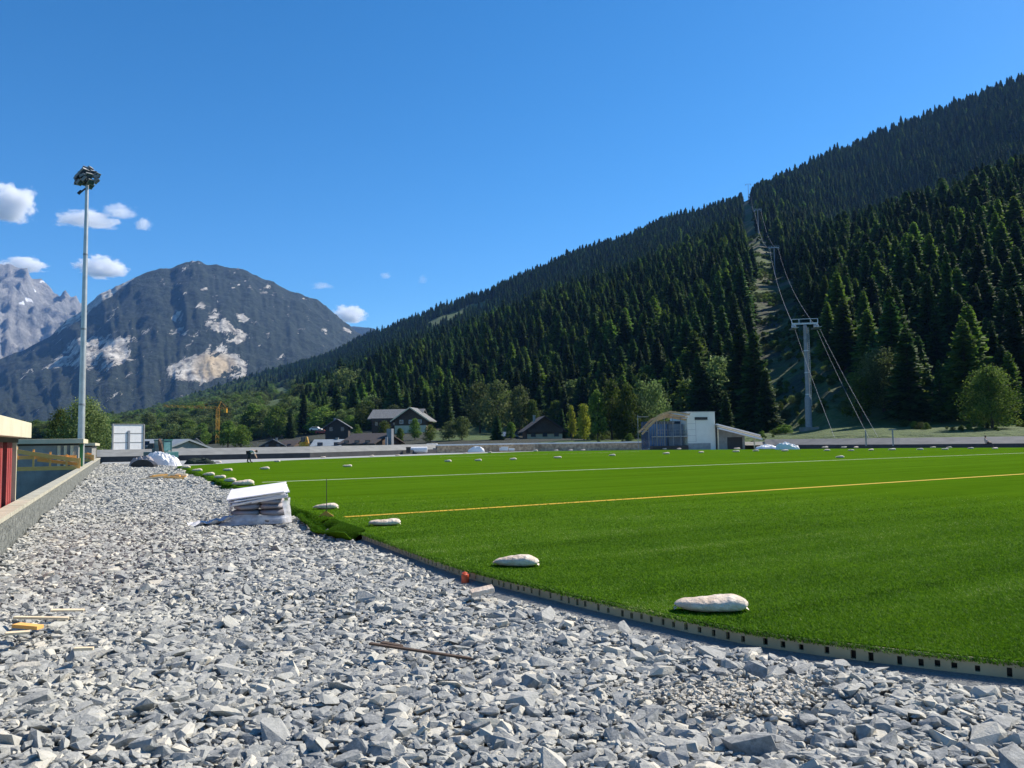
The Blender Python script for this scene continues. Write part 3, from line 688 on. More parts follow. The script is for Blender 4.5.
for (x_, z_, y_) in [(-.62,.0,0),(-.35,-.12,-.3),(.0,-.15,.35),(.35,-.05,-.2),(.6,.08,0),(-.68,.32,0),(-.4,.36,-.3),(-.08,.3,-.4),(.28,.34,-.35),(.62,.36,0),(-.36,.68,0),(-.05,.72,-.3),(.3,.68,.1),(.12,.95,0),(-.2,.98,.1),(.05,.05,-.45),(.5,.58,.2),(-.5,.12,.35)]:
    q = Vector((x_*.95, y_, H+z_*.9)); aim = Vector((.6+.6*random.random()-.2, -.5+.8*random.random(), -.75)).normalized()
    rot = aim.to_track_quat('Y','Z').to_matrix().to_4x4(); rot.translation = q
    s = MB(); s.box((-.19,-.07,-.16),(.19,.05,.16), rot); s.box((-.22,.05,-.19),(.22,.09,.19), rot); s.bar(q-aim*.1, Vector((q.x*.6, q.y*.3, q.z)), .04, .04)
    l = s.build('lamp', M['grey_steel'], r); g = MB(); g.box((-.18,.091,-.15),(.18,.10,.15), rot); g.build('lens', M['glass'], l)
s = MB(); s.tube((-.05,-.1,H-.45),(-.3,-.2,H-.75),.05,.05,8); s.tube((-.25,-.19,H-.62),(-.42,-.25,H-.85),.08,.1,8); s.build('camera_arm', M['dark'], r)

# ------------------------------------------------------------------ sandbags
def bag_mesh(L, Wd, Hh, seed, n=26, m_=14):
    v_ = []; f_ = []
    rs = np.random.default_rng(seed); ph = rs.random(6)*6
    for i in range(n):
        t_ = -1+2*i/(n-1); a = (1-abs(t_)**(3.4 if t_ > 0 else 2.2))**.62; flare = .55+.45*(1-abs(t_)**8)
        for j in range(m_):
            th = 2*math.pi*j/m_; c_ = math.cos(th); s2 = math.sin(th)
            wy = Wd/2*np.sign(c_)*abs(c_)**.75*(a*.8+.2); hz = Hh/2*np.sign(s2)*abs(s2)**.8*(a*.93+.07)
            if s2 < 0: hz *= .75
            k = 1+.03*math.sin(5*t_+ph[0]+2*c_)+.015*math.sin(9*t_*ph[1]+3*th)
            sag = .10*Hh*math.sin(2.3*t_+ph[2])
            wr = .025*Hh*math.sin(th*5+t_*4+ph[3])+.015*Hh*math.sin(t_*14+ph[4]+th)
            v_.append((t_*L/2, wy*k, max(0, hz*k+Hh*.375+sag*(s2 > 0)+(wr if s2 > -.3 else 0))))
    for i in range(n-1):
        for j in range(m_): f_.append((i*m_+j, (i+1)*m_+j, (i+1)*m_+(j+1)%m_, i*m_+(j+1)%m_))
    f_.append(tuple(range(m_))); f_.append(tuple(reversed(range((n-1)*m_, n*m_))))
    s = MB(); s.add(v_, f_, True); 
    # tied ends
    for sg in (-1, 1): s.add([(sg*L*.47,-Wd*.14,Hh*.2),(sg*L*.47,Wd*.14,Hh*.2),(sg*L*.505,Wd*.13,Hh*.16),(sg*L*.51,-Wd*.12,Hh*.08)], [(0,1,2,3)])
    return s
bag_data = []
for k in range(4):
    o = bag_mesh(1,.48,.30,40+k).build('sandbag', M['bag']); me = o.data; bpy.data.objects.remove(o); bag_data.append(me)
bags = [ # px, py(bottom centre), width px, label
 (711,611,76,'large pale sandbag lying nearest the camera beside the slotted edging'),
 (516,566,49,'white sandbag with brown stained front at mid left of the pitch'),
 (384.7,525.5,25,'small stained sandbag lying just below the start of the yellow line'),
 (325.7,509,20,'thin sandbag right behind the upright rod'),
 (243,485.5,25,'long flat sandbag behind the wrapped pile on the turf edge'),
 (230,482,16,'sandbag on the turf edge just left of the wrapped pile'),
 (219.8,478.4,11,'small sandbag on the turf edge, third out from the wrapped pile'),
 (208.6,475.6,12,'sandbag on the rolled turf edge, fourth out from the wrapped pile'),
 (197,471.3,8,'small sandbag on the turf corner beyond the offcuts of wood'),
 (186,468.3,9,'sandbag lying at the far left corner of the turf'),
 (227.5,471,9,'crumpled pale sandbag between the worker and the wrapped pile'),
 (264.5,469.5,9,'crumpled pale sandbag nearer than the worker and to his right'),
 (277,462,6,'tiny sandbag just right of the bending worker'),
 (218,463,7,'tiny pale bag beside the dark netting heap'),
 (347.3,467,9,'lone sandbag far out before the pale roofed house'),
 (447.8,462,9,'first sandbag from the left along the faint yellow line'),
 (478,461,8.5,'second sandbag along the faint yellow line'),
 (513,460,8.5,'third sandbag along the faint yellow line'),
 (557.5,458.3,9,'fourth sandbag along the faint yellow line'),
 (612,456,8,'fifth sandbag along the faint yellow line, left of the clubhouse'),
 (666,454.2,8,'sandbag lying before the blue glass front of the clubhouse'),
 (701,453,7,'sandbag before the grey tower of the clubhouse'),
 (736,452.2,8,'sandbag before the sloping timber roof of the clubhouse'),
 (755.7,451.4,7,'sandbag below the low end of the sloping timber roof'),
 (784.6,451.4,8,'sandbag before the white heap right of the clubhouse'),
 (827,451,7,'sandbag straight below the tall lift pylon and slightly right'),
 (851,451,6.5,'first sandbag right of the pylon row near the cable ends'),
 (871,450.6,7,'sandbag directly below the lower cable ends'),
 (892,450.3,8,'sandbag just right of the cable ends'),
 (920,450,7,'sandbag midway between the cable ends and the seated worker'),
 (945,449.8,7,'second sandbag left of the seated worker'),
 (970.6,448.9,6,'sandbag just left of the seated worker'),
 (995,449.2,7,'sandbag just right of the seated worker'),
 (840,458,9,'half flattened bag lying on the white line'),
]
for (a, b_, c_) in [(397.6,456,5),(371.5,456.5,5),(323,458,5),(489.7,453,5),(465,453.5,5),(535,451.4,9),(556,450.8,5),(570.5,450.6,5),(583,450.4,5),(650,449.4,5),(664.5,449.4,5),(679,449.3,5),(737,449.2,9),(949,448.2,6),(933,448,6),(856,447.9,6),(844,447.8,6),(825,447.9,10)]:
    bags.append((a, b_, c_, 'tiny white sandbag holding the far edge of the turf'))
for i, (px, py, wpx, lab) in enumerate(bags):
    p = G(px, py, TZ); o = bpy.data.objects.new('sandbag', bag_data[i % 4]); COL.objects.link(o)
    L_ = wpx/F*p.y*.93; L_ = min(L_, .95); sc_ = L_ if wpx > 30 else max(L_, .62)*.95 if py > 452 else max(L_, .6)
    o.location = (p.x, p.y, TZ+.004); o.rotation_euler = (0,0,[R(-6), R(-10), R(12), 0][i] if i < 4 else R(random.uniform(-25,25)))
    if i > 3: sc_ = min(sc_, .8)
    o.scale = (sc_*1.0, sc_, sc_*(1.0 if i > 3 else .80)); tag(o, lab, 'sandbag', 'white sandbags weighing down the turf')
# ------------------------------------------------------------------ wrapped pile in the middle of the stones
def rotz(a): return Matrix.Rotation(a, 4, 'Z')
pc = G(260,522,.03)
r = empty('wrapped_pile', pc, R(14), 'stack of white boards on grey sacks in torn plastic wrap at the turf corner', 'pile')
r.scale = (1.06,1.05,.84)
def lump(s, c, rx, ry, rz_, seed, n=14, m_=9, pw=2.6):
    rs = random.Random(seed); ph = [rs.random()*6 for _ in range(4)]; v_ = []; f_ = []
    for i in range(m_+1):
        la = -math.pi/2+math.pi*i/m_
        for j in range(n):
            lo = 2*math.pi*j/n; cx_ = math.cos(la)
            e = 2/pw; f1 = lambda q: math.copysign(abs(q)**e, q)
            k = 1+.06*math.sin(3*lo+ph[0]+la*4)+.05*math.sin(5*lo+ph[1])
            v_.append((c[0]+rx*f1(cx_)*f1(math.cos(lo))*k, c[1]+ry*f1(cx_)*f1(math.sin(lo))*k, c[2]+rz_*f1(math.sin(la))*(1+.08*math.sin(4*lo+ph[2]))))
    for i in range(m_):
        for j in range(n): f_.append((i*n+j, i*n+(j+1)%n, (i+1)*n+(j+1)%n, (i+1)*n+j))
    s.add(v_, f_, True); return s
tl = Matrix.Translation((0,0,.0))@Matrix.Rotation(R(-5),4,'Y')@Matrix.Rotation(R(9),4,'X')
for k, (z_, sx) in enumerate([(.10,.56),(.26,.53),(.41,.50),(.53,.46)]):
    for q in (-1,1):
        s = MB(); lump(s, (q*.27*sx/.56,0,z_), .30*sx/.56, .42-.02*k, .085, k*7+q); o = s.build('sack', M['sack'] if k else M['film'], r)
for k in range(5):
    o_ = [(0,0),(.03,-.02),(-.02,.03),(.05,.0),(-.04,-.03)][k]
    s = MB(); T_ = Matrix.Translation((o_[0]-.02,o_[1]+.02,.63+k*.036))@Matrix.Rotation(R(-10),4,'Y')@Matrix.Rotation(R(15),4,'X')@rotz(R([0,3,-3,5,-4][k]))
    s.box((-.55,-.38,0),(.56-.04*(k%2),.38,.032), T_); s.build('board', M['chalk'], r, .004)
# torn film hanging round it and spreading over the stones on the left
n = 60; hh = 12; v_ = []; f_ = []
for i in range(n):
    a = 2*math.pi*i/n; ca, sa = math.cos(a), math.sin(a)
    sup = (abs(ca)**5+abs(sa)**5)**(-1/5)
    for j in range(hh):
        q = j/(hh-1); fl = 1+.10*q*q+.025*math.sin(a*9+q*5)+.02*math.sin(a*17-q*3)+(.55*max(0,-ca)**2*max(0,(q-.6)/.4)**2 if ca < 0 else 0)
        v_.append((ca*sup*.56*fl, sa*sup*.45*fl, .60*(1-q)*(1+.10*math.sin(a*3+1)) if j else .58+.03*math.sin(a*3)))
for i in range(n):
    for j in range(hh-1):
        if math.sin(i*1.7)*math.cos(j*2.1+i) > .93: continue
        if j < 7 and 34 < i < 52: continue                    # torn open toward the camera
        f_.append((i*hh+j, ((i+1)%n)*hh+j, ((i+1)%n)*hh+j+1, i*hh+j+1))
s = MB(); s.add(v_, f_, True); t = NT('clear_film'); b = t.n('ShaderNodeBsdfPrincipled'); b.inputs['Base Color'].default_value = (.72,.72,.75,1); b.inputs['Roughness'].default_value = .22
tr = t.n('ShaderNodeBsdfTransparent'); mx = t.n('ShaderNodeMixShader'); tc = t.n('ShaderNodeTexCoord'); t.l(t.ramp(t.noise(tc.outputs['Object'], 6, 4), [(.3,(.3,.3,.3)),(.7,(.75,.75,.75))]), mx.inputs[0]); t.l(tr.outputs[0], mx.inputs[1]); t.l(b.outputs[0], mx.inputs[2]); t.l(mx.outputs[0], t.out.inputs[0])
o = s.build('plastic_wrap', t.m, r)
v_ = []; f_ = []; nx, ny = 26, 12
for i in range(nx):
    for j in range(ny):
        a = i/(nx-1); b_ = j/(ny-1); x_ = -.50-.75*a+.1*math.sin(b_*6); y_ = -.50+.60*b_*(1-.45*a)
        v_.append((x_, y_, .085+.16*(1-a)**3*(.7+.3*math.sin(b_*5))+.030*math.sin(a*19+b_*8)+.024*math.sin(b_*21+a*4)-.03*a))
for i in range(nx-1):
    for j in range(ny-1): f_.append((i*ny+j, (i+1)*ny+j, (i+1)*ny+j+1, i*ny+j+1))
s = MB(); s.add(v_, f_, True); s.build('loose_wrap', M['film'], r)

# ------------------------------------------------------------------ loose turf along the path edge
def turf_strip(name, pts_, lab, seed, wid=.35, drop=.18, curl=.0):
    rs = random.Random(seed); v_ = []; f_ = []; n = len(pts_); m_ = 12
    for i, p in enumerate(pts_):
        a = pts_[max(0,i-1)]; b_ = pts_[min(n-1,i+1)]; d = (b_-a).normalized(); nn = Vector((d.y,-d.x,0)); nn = nn if nn.x < 0 or abs(nn.x) < .3 else -nn
        wv = 1+.30*math.sin(i*.55+seed)+.15*math.sin(i*1.3)
        for j in range(m_):
            q = j/(m_-1); off = wid*wv*q-.05
            z = TZ+.022-drop*min(1, q*1.6)**1.5+.035*math.sin(i*.8+q*5)*q+curl*max(0,q-.55)*1.1
            v_.append(p+nn*off*(1-.35*curl*max(0,q-.7)*3)+Vector((0,0,z-p.z)))
    for i in range(n-1):
        for j in range(m_-1): f_.append((i*m_+j,(i+1)*m_+j,(i+1)*m_+j+1,i*m_+j+1))
    s = MB(); s.add(v_, f_, True); o = s.build(name, M['turf']); md = o.modifiers.new('thickness','SOLIDIFY'); md.thickness = .014; md.offset = 0
    tag(o, lab, 'turf flap'); return o
M['turf_back'] = mat('turf_backing', (.03,.05,.02), .95)
def poly_pts(a, b_, n, wob=.0): return [a+(b_-a)*(i/(n-1)) for i in range(n)]
turf_strip('turf_flap', poly_pts(W(u1+2.6,vL,TZ), W(62,vL,TZ), 90), 'long ragged turf flap draped over the pitch edge beyond the wrapped pile', 2, .45, .20)
turf_strip('turf_flap', [W(u1+a, vL+.0, TZ) for a in np.linspace(2.4,.2,12)]+[edge[0]*1], 'rolled back turf flap lying on the stones right of the wrapped pile', 4, .55, .17, .25)
def turf_roll(a, b_, rad, lab):
    s = MB(); v_ = []; f_ = []; n = 16; m_ = 26; a = Vector(a); b_ = Vector(b_); d = (b_-a).normalized(); sd_ = Vector((d.y,-d.x,0))
    for i in range(n):
        p = a+(b_-a)*(i/(n-1))
        for j in range(m_):
            th = j/m_*3.4*math.pi; rr_ = rad*(1-.12*th/math.pi)*(1+.06*math.sin(i*.9))
            v_.append(p+sd_*(math.cos(th)*rr_*1.2)+Vector((0,0,rad+math.sin(th)*rr_*.9+.02*math.sin(i*1.1))))
    for i in range(n-1):
        for j in range(m_-1): f_.append((i*m_+j,(i+1)*m_+j,(i+1)*m_+j+1,i*m_+j+1))
    s.add(v_, f_, True); o = s.build('turf_roll', M['turf']); md = o.modifiers.new('thickness','SOLIDIFY'); md.thickness = .012; md.offset = 0; tag(o, lab, 'turf roll', 'rolled offcuts of turf')
turf_roll(G(300,519,.03), G(322,536,.02), .055, 'rolled turf offcut nearest the camera, lying beside the rod')
turf_roll(G(268,496,.03), G(250,489,.05), .07, 'turf offcut curled up behind the wrapped pile')
turf_roll(G(231,489,.03), G(214,482,.05), .08, 'turf offcut along the edge left of the wrapped pile')

def fuzz(o, n, seed=1):
    me = o.data; r_ = np.random.default_rng(seed); vs = np.array([v.co[:] for v in me.vertices]); q = np.array([tuple(p.vertices) for p in me.polygons if len(p.vertices) == 4])
    A_ = vs[q]; ar = np.linalg.norm(np.cross(A_[:,1]-A_[:,0], A_[:,3]-A_[:,0]), axis=1); k_ = r_.choice(len(q), n, p=ar/ar.sum()); a, b = r_.random((2, n, 1)); A_ = A_[k_]
    c = A_[:,0]*(1-a)*(1-b)+A_[:,1]*a*(1-b)+A_[:,2]*a*b+A_[:,3]*(1-a)*b; nn = np.cross(A_[:,1]-A_[:,0], A_[:,3]-A_[:,0]); nn /= np.linalg.norm(nn, axis=1)[:,None]; nn *= np.sign(nn[:,2:3]+.05)
    t_ = r_.normal(size=(n,3)); t_ -= nn*(t_*nn).sum(1)[:,None]; t_ /= np.linalg.norm(t_, axis=1)[:,None]; tip = c+nn*(.018+.020*r_.random((n,1)))+t_*.012*r_.normal(size=(n,1)); w_ = .008
    v_ = np.stack([c-t_*w_, c+t_*w_, tip], 1).reshape(-1,3); npmesh('pile', v_, np.arange(n*3).reshape(-1,3), M['fibre'], parent=o, attrs={'tint': np.repeat(np.clip(r_.normal(.4,.2,n),0,1),3)})['kind'] = 'stuff'
for o in list(COL.objects):
    if o.name.startswith('turf_roll'): fuzz(o, 7000)
    if o.name.startswith('turf_flap'): fuzz(o, 34000 if o.name == 'turf_flap' else 26000)
# rod with yellow base
p = G(326.5,517,TZ); r = empty('marker_rod', p, 0, 'thin dark upright rod with a yellow foot where the yellow line begins', 'rod')
s = MB(); s.tube((0,0,0),(.0,0,.80),.009,.006,8); s.build('rod', M['dark'], r)
s = MB(); s.add([(-.16,-.05,.012),(.17,-.03,.012),(.12,.07,.03),(-.10,.09,.02),(-.02,.0,.13)], [(0,1,4),(1,2,4),(2,3,4),(3,0,4),(3,2,1,0)]); s.build('foot', M['yellow_paint'], r)
# red painted peg at the edging
p = G(468,583,0); s = MB(); s.tube((0,0,-.05),(0,0,.11),.05,.045,12); s.tube((0,0,.11),(.01,0,.135),.045,.02,12); o = s.build('marker_peg', M['orange_paint']); o.location = p-Vector((.03,.05,0)); tag(o, 'short orange red peg beside the slotted edging', 'peg')
p = G(482,596,.05); s = MB(); s.box((-.12,-.05,0),(.13,.06,.05), Matrix.Rotation(R(-9),4,'Y')@Matrix.Rotation(R(12),4,'X')); s.box((.02,-.062,.005),(.07,-.048,.045)); o = s.build('packet', M['bag'], None, .012); o.location = p+Vector((0,0,.03)); o.rotation_euler = (0,0,R(15)); tag(o, 'small torn cream paper packet lying on the stones near the orange peg', 'packet')

def stick(px, py, L, w_, h, ang, lab, mt='pale_timber', z=.12, name='wood_offcut', cat='wood offcut', grp='timber offcuts lying on the stones', tilt=2):
    s = MB(); s.add([(-L/2,-w_/2,0),(L/2,-w_/2*.8,0),(L/2*.93,w_/2,0),(-L/2,w_/2,0),(-L/2,-w_/2,h),(L/2,-w_/2*.8,h),(L/2*.93,w_/2,h),(-L/2,w_/2,h)], [(0,3,2,1),(4,5,6,7),(0,1,5,4),(1,2,6,5),(2,3,7,6),(3,0,4,7)])
    o = s.build(name, M[mt]); p = G(px, py, z); o.location = p; o.rotation_euler = (R(random.uniform(-4,4)), R(tilt), R(ang)); tag(o, lab, cat, grp)
stick(42,619,.50,.05,.02,2,'long thin yellow lath lying on the stones at the left')
stick(28,628,.26,.09,.03,-14,'short reddish wood chip just below the long yellow lath','timber')
stick(68,611,.30,.06,.015,8,'pale splinter behind the right end of the yellow lath')
stick(18,634,.18,.06,.02,25,'cream wood chip below and left of the reddish one')
stick(84,650,.14,.05,.02,10,'small yellowish wood chip lower right of the other splinters')
stick(420,652,.9,.03,.015,-24,'thin brown lath half buried among the grey stones','old_timber')
stick(392,646,.2,.04,.02,-30,'stub of brown lath at the upper end of the buried one','old_timber')
for i, (px, py, L, a) in enumerate([(155,478.5,1.5,3),(163,477,1.2,12),(172,476,1.0,-20),(168,475.2,1.3,30),(178,476.6,.9,-8),(174,478.4,.9,16),(182,475.4,.8,-30),(160,476,.7,40)]):
    stick(px, py, L, .13, .07, a, 'orange tinted timber offcut in the heap near the far end of the path', 'timber' if i % 3 else 'pale_timber', .10+.05*(i % 4), 'timber_offcut', 'timber offcut', 'heap of timber offcuts on the path', random.uniform(-8,8))

# ------------------------------------------------------------------ far end of the path: tarpaulin pile, excavator, board
def sheet_heap(name, px, py, wpx, hpx, mt, lab, cat, seed, zb=0., depth=.6, grp=None, sharp=1.):
    c = G(px, py, zb); k = c.y/F; a = wpx*k/2; h = hpx*k; rs = random.Random(seed); n = 26; v_ = []; f_ = []; ph = [rs.random()*6 for _ in range(6)]
    for i in range(n):
        for j in range(n):
            x_ = -1+2*i/(n-1); y_ = -1+2*j/(n-1); e = max(0, 1-(abs(x_)**2.4+abs(y_)**2.4))
            q_ = np.array([x_*1.6+seed]); w_ = np.array([y_*1.6]); z = h*(e**.40)*(.38+.95*float(fbm(q_, w_, 2, seed)[0])**1.1+.42*(float(fbm(q_*4, w_*4, 3, seed+5, True)[0])-.5)+.10*(rs.random()-.5))
            v_.append((x_*a, y_*a*depth, z))
    for i in range(n-1):
        for j in range(n-1): f_.append((i*n+j,(i+1)*n+j,(i+1)*n+j+1,i*n+j+1))
    s = MB(); s.add(v_, f_, False); o = s.build(name, mt if not isinstance(mt, str) else M[mt]); o.location = (c.x, c.y+a*depth, c.z); return tag(o, lab, cat, grp)
sheet_heap('tarpaulin_pile', 157, 466.3, 36, 14, 'tarp', 'crumpled white tarpaulin heap at the far end of the stone path', 'tarpaulin', 3, 0)
sheet_heap('sack_heap', 139, 467, 24, 12, 'sack', 'grey sacks slumped left of the white tarpaulin', 'sacks', 8, 0)
p = G(142,467.6,0); s = MB()
for i in range(9):
    a = math.pi*i/8; b_ = math.pi*(i+1)/8
    s.add([(.95*math.cos(t_), y_, .62*math.sin(t_)) for t_ in (a, b_) for y_ in (0, .7)], [(0,1,3,2)])
s.add([(.95*math.cos(math.pi*i/8), .02, .62*math.sin(math.pi*i/8)) for i in range(9)], [tuple(range(9))])
o = s.build('black_sheet', M['black']); o.location = p; tag(o, 'black plastic hood at the foot of the tarpaulin heap', 'plastic sheet')
p = G(106,463.5,0); s = MB(); s.bar((-.9,0,1.1),(.7,0,.25),.7,.18); s.bar((-.7,0,1.0),(-.7,0,0),.1,.1); o = s.build('board_offcut', M['chalk']); o.location = p+Vector((0,-6,0)); tag(o, 'white board leaning askew at the far end of the low wall', 'board')
sheet_heap('netting_heap', 197, 464.3, 30, 6, 'black_net', 'low heap of dark green netting on the turf by the bending worker', 'netting', 5, TZ, .5)
# excavator
ex = D(160, 462, 74); ex.z = -.05
r = empty('excavator', ex, R(-18), 'teal green excavator with glazed cab behind the white tarpaulin heap', 'excavator')
body = MB(); body.box((-1.5,-1.0,.75),(1.5,1.3,1.45)); body.box((-1.5,.3,1.45),(.1,1.25,1.85)); b_ = body.build('body', M['teal'], r, .06)
r.scale = (.80,.80,.80)
cab = MB()
for sx in (0.0,1.25):
    for sy in (-.95,.25): cab.box((sx,sy,1.45),(sx+.09,sy+.09,2.75))
cab.box((-.05,-1.0,2.72),(1.42,.40,2.86)); cab.box((0,-.95,1.45),(1.34,-.88,1.62)); c_ = cab.build('cab', M['teal'], r)
g = MB(); g.box((.06,-.93,1.6),(1.28,.28,2.72)); g.build('window', mat('cab_glass',(.10,.22,.24),.1,(.06,.15,.17),2), c_)
for sx in (-1.3,.8):
    tr_ = MB()
    prof = [(-1.5,.1),(-1.7,.38),(-1.5,.66),(1.5,.66),(1.7,.38),(1.5,.1),(1.3,0),(-1.3,0)]
    tr_.add([(sx+dx, y_, z_) for dx in (0,.5) for y_, z_ in prof], [tuple(range(8)), tuple(reversed(range(8,16)))]+[(i,(i+1)%8,8+(i+1)%8,8+i) for i in range(8)]); tr_.build('track', M['rubber'], r)
bm_ = MB(); bm_.bar((1.0,-1.0,1.3),(1.3,-1.6,2.8),.25,.36); bm_.bar((1.3,-1.6,2.8),(1.9,-2.0,2.3),.24,.34); bm_.build('boom', M['old_timber'], r)
bm_ = MB(); bm_.bar((1.9,-2.0,2.35),(2.5,-2.2,.7),.2,.28); bm_.build('stick', M['old_timber'], r)
bk = MB(); bk.extr([(0,0),(.5,.05),(.62,.55),(.1,.7)], (2.2,-2.6,.15),(2.2,-1.8,.15), Vector((1,0,0))); bk.build('bucket', M['dark'], r)
# white container board with frame
p = D(128,452,97); k = 97/F; p.z = .9
r = empty('white_container', p, R(52), 'white panelled box with grey steel posts beyond the end of the path', 'container')
wd = 26*k/.86; hh_ = D(128,424.5,97).z-.9
s = MB(); s.box((-wd/2,0,0),(wd/2,.35,hh_)); s.build('wall', M['white'], r, .02)
s = MB(); 
for z_ in (hh_*.36,hh_*.68): s.box((-wd/2+.05,-.03,z_-.03),(wd/2-.05,-.002,z_+.03))
s.build('seam_rail', M['pale_concrete'], r)
s = MB(); s.box((-.08,-.12,-.3),(.16,-.031,hh_*.78)); s.build('door_post', M['grey_steel'], r)
for x_ in (-wd/2-.10, wd/2+.02):
    s = MB(); s.box((x_,-.1,-.3),(x_+.14,.1,hh_+.05)); s.build('corner_post', M['concrete'], r)
s = MB(); s.box((-wd/2-.05,-.08,hh_+.002),(wd/2+.05,.40,hh_+.09)); s.build('roof_edge', M['pale_concrete'], r)

# small things along the far side
def at_site(px, py, z=TZ): p = G(px, py, z); return p, p.y/F
p, k = at_site(432,452.3,.0); s = MB(); s.box((-.85,-.6,0),(.85,.8,1.35)); o = s.build('white_tank', M['white'], None, .12); o.location = p; s = MB(); s.tube((0,.1,1.35),(0,.1,1.42),.2,.2,14); s.build('lid', M['concrete'], o); tag(o, 'white cubic tank standing on the pale strip left of the brown stone wall', 'tank')
p, k = at_site(419,452.6,.1); s = MB(); s.tube((-1.2,0,.42),(1.2,0,.42),.42,.42,16); o = s.build('fabric_roll', M['tarp']); o.location = p; o.rotation_euler = (0,0,R(4)); tag(o, 'long pale roll lying left of the white tank', 'roll')
p, k = at_site(408.5,453,.1); s = MB(); s.box((-.3,-.3,0),(.3,.3,.75)); s.box((-.34,-.34,.75),(.34,.34,.85)); s.tube((-.2,.36,.12),(.2,.36,.12),.12,.12,10); o = s.build('waste_bin', M['black'], None, .03); o.location = p; tag(o, 'black bin at the left end of the pale roll', 'bin')
sheet_heap('white_heap', 476, 452, 17, 5, 'tarp', 'low white peaked heap before the brown stone wall', 'tarpaulin', 11, TZ, .4)
p, k = at_site(505,450.6,.1); s = MB(); s.box((-.6,-.3,0),(.5,.3,.6)); s.box((.6,-.25,0),(1.5,.3,.35)); s.box((-.9,-.3,0),(-.62,.25,.45)); o = s.build('crate_pair', M['white'], None, .03); o.name = 'crate'; o.location = p; tag(o, 'pale crate and panels standing against the stone wall', 'crate')
sheet_heap('tarpaulin_pile', 789, 449.4, 24, 7, 'tarp', 'white tarpaulin heap just right of the clubhouse roof end', 'tarpaulin', 14, TZ, .4)
sheet_heap('tarpaulin_pile', 768, 448.8, 22, 4, 'tarp', 'low white sheeting between the clubhouse and the white heap', 'tarpaulin', 15, TZ, .4)
sheet_heap('earth_heap', 806, 447.5, 14, 5, M['sack'], 'small grey brown earth heap behind the white tarpaulin', 'heap', 17, TZ, .4)
for (px, py, hp, lab, mt) in [(374.5,449,5,'short dark post on the left terrace','dark'),(386.5,449,12,'pale square post on the left terrace beside the dark roof','grey_steel'),(866,441,11,'thin grey post above the right wall where the cables end','grey_steel'),(893,441,12,'thin grey T shaped post right of the cable ends','grey_steel')]:
    p = D(px, py, 118 if px < 500 else 96); k = p.y/F; s = MB(); w_ = .17 if px < 500 else .06
    s.box((-w_,-w_,-.6),(w_,w_,hp*k)); 
    if px > 870: s.box((-.45,-.05,hp*k-.1),(.45,.05,hp*k))
    o = s.build('post', M[mt]); o.location = p; tag(o, lab, 'post')

# ------------------------------------------------------------------ clubhouse
k = .142; c0 = G(688,449.2,.1); r = empty('clubhouse', c0, R(12), 'unfinished clubhouse with grey rendered tower, blue glazed front and timber roofs', 'clubhouse')
lx = lambda px: (px-688)*k/math.cos(R(12))*.985; lz = lambda py: (449.2-py)*k
s = MB(); tw = lx(717.5); s.box((0,0,-.2),(tw,6,lz(412.6))); tower = s.build('tower', M['plaster'], r)
s = MB(); s.box((-.05,-.05,lz(412.6)+.002),(tw+.05,6.05,lz(412.6)+.10)); s.build('parapet', M['concrete'], r)
s = MB(); s.box((lx(696),-.05,lz(420.2)),(lx(709.5),.02,lz(417.6))); s.build('window', M['black'], r)
s = MB(); s.box((lx(695.6),-.07,lz(420.7)),(lx(710),-.051,lz(420.3))); s.build('sill', M['concrete'], r)
s = MB()
for z_ in (lz(424),lz(430),lz(436),lz(442)): s.box((.05,-.006,z_),(lx(696.5),-.001,z_+.03))
s.box((lx(696.7),-.006,lz(442)),(lx(697.0),-.001,lz(421))); s.build('joint', M['sack'], tower)
s = MB(); s.box((-.02,-.03,-.2),(lx(712),-.007,lz(443.5))); s.build('plinth', M['concrete'], r)
# left glazed wing
s = MB(); s.box((lx(656),2.2,-.2),(-.01,6,lz(421))); s.build('wing_wall', M['glass'], r)
for i in range(7):
    xa = lx(652)+i*(lx(671)-lx(652))/7; xb = lx(652)+(i+1)*(lx(671)-lx(652))/7
    s = MB(); s.box((xa+.03,1.30,.25),(xb-.03,1.38,lz(424)+.0)); s.build('glass_pane', M['blue_glass'], r)
    s = MB(); s.box((xb-.03,1.26,-.1),(xb+.03,1.39,lz(422))); s.build('mullion', M['grey_steel'], r)
s = MB(); s.box((lx(653),-.2,lz(437)),(lx(688)-.05,.9,lz(436))); s.build('balcony', M['concrete'], r)
s = MB(); s.box((lx(671),.9,-.1),(lx(686),1.3,lz(424))); s.build('stair_panel', mat('blue_grey_panel',(.10,.15,.22),.4,(.06,.09,.15),1.5), r)
rail = MB()
for x_ in np.linspace(lx(655), lx(687), 9): rail.tube((x_,-.15,lz(436)),(x_,-.15,lz(430)),.025,.025,6)
for z_ in (lz(430),lz(433)): rail.tube((lx(655),-.15,z_),(lx(687),-.15,z_),.025,.025,6)
rail.build('railing', M['grey_steel'], r)
s = MB()
for x_ in (lx(655),lx(663),lx(672),lx(680)): s.tube((x_,-.3,-.1),(x_,-.3,lz(417)),.05,.05,8)
s.build('scaffold_pole', M['grey_steel'], r)
s = MB(); s.box((lx(650),-.5,-.1),(lx(687),.6,lz(445.5))); s.build('dark_base', M['black'], r)
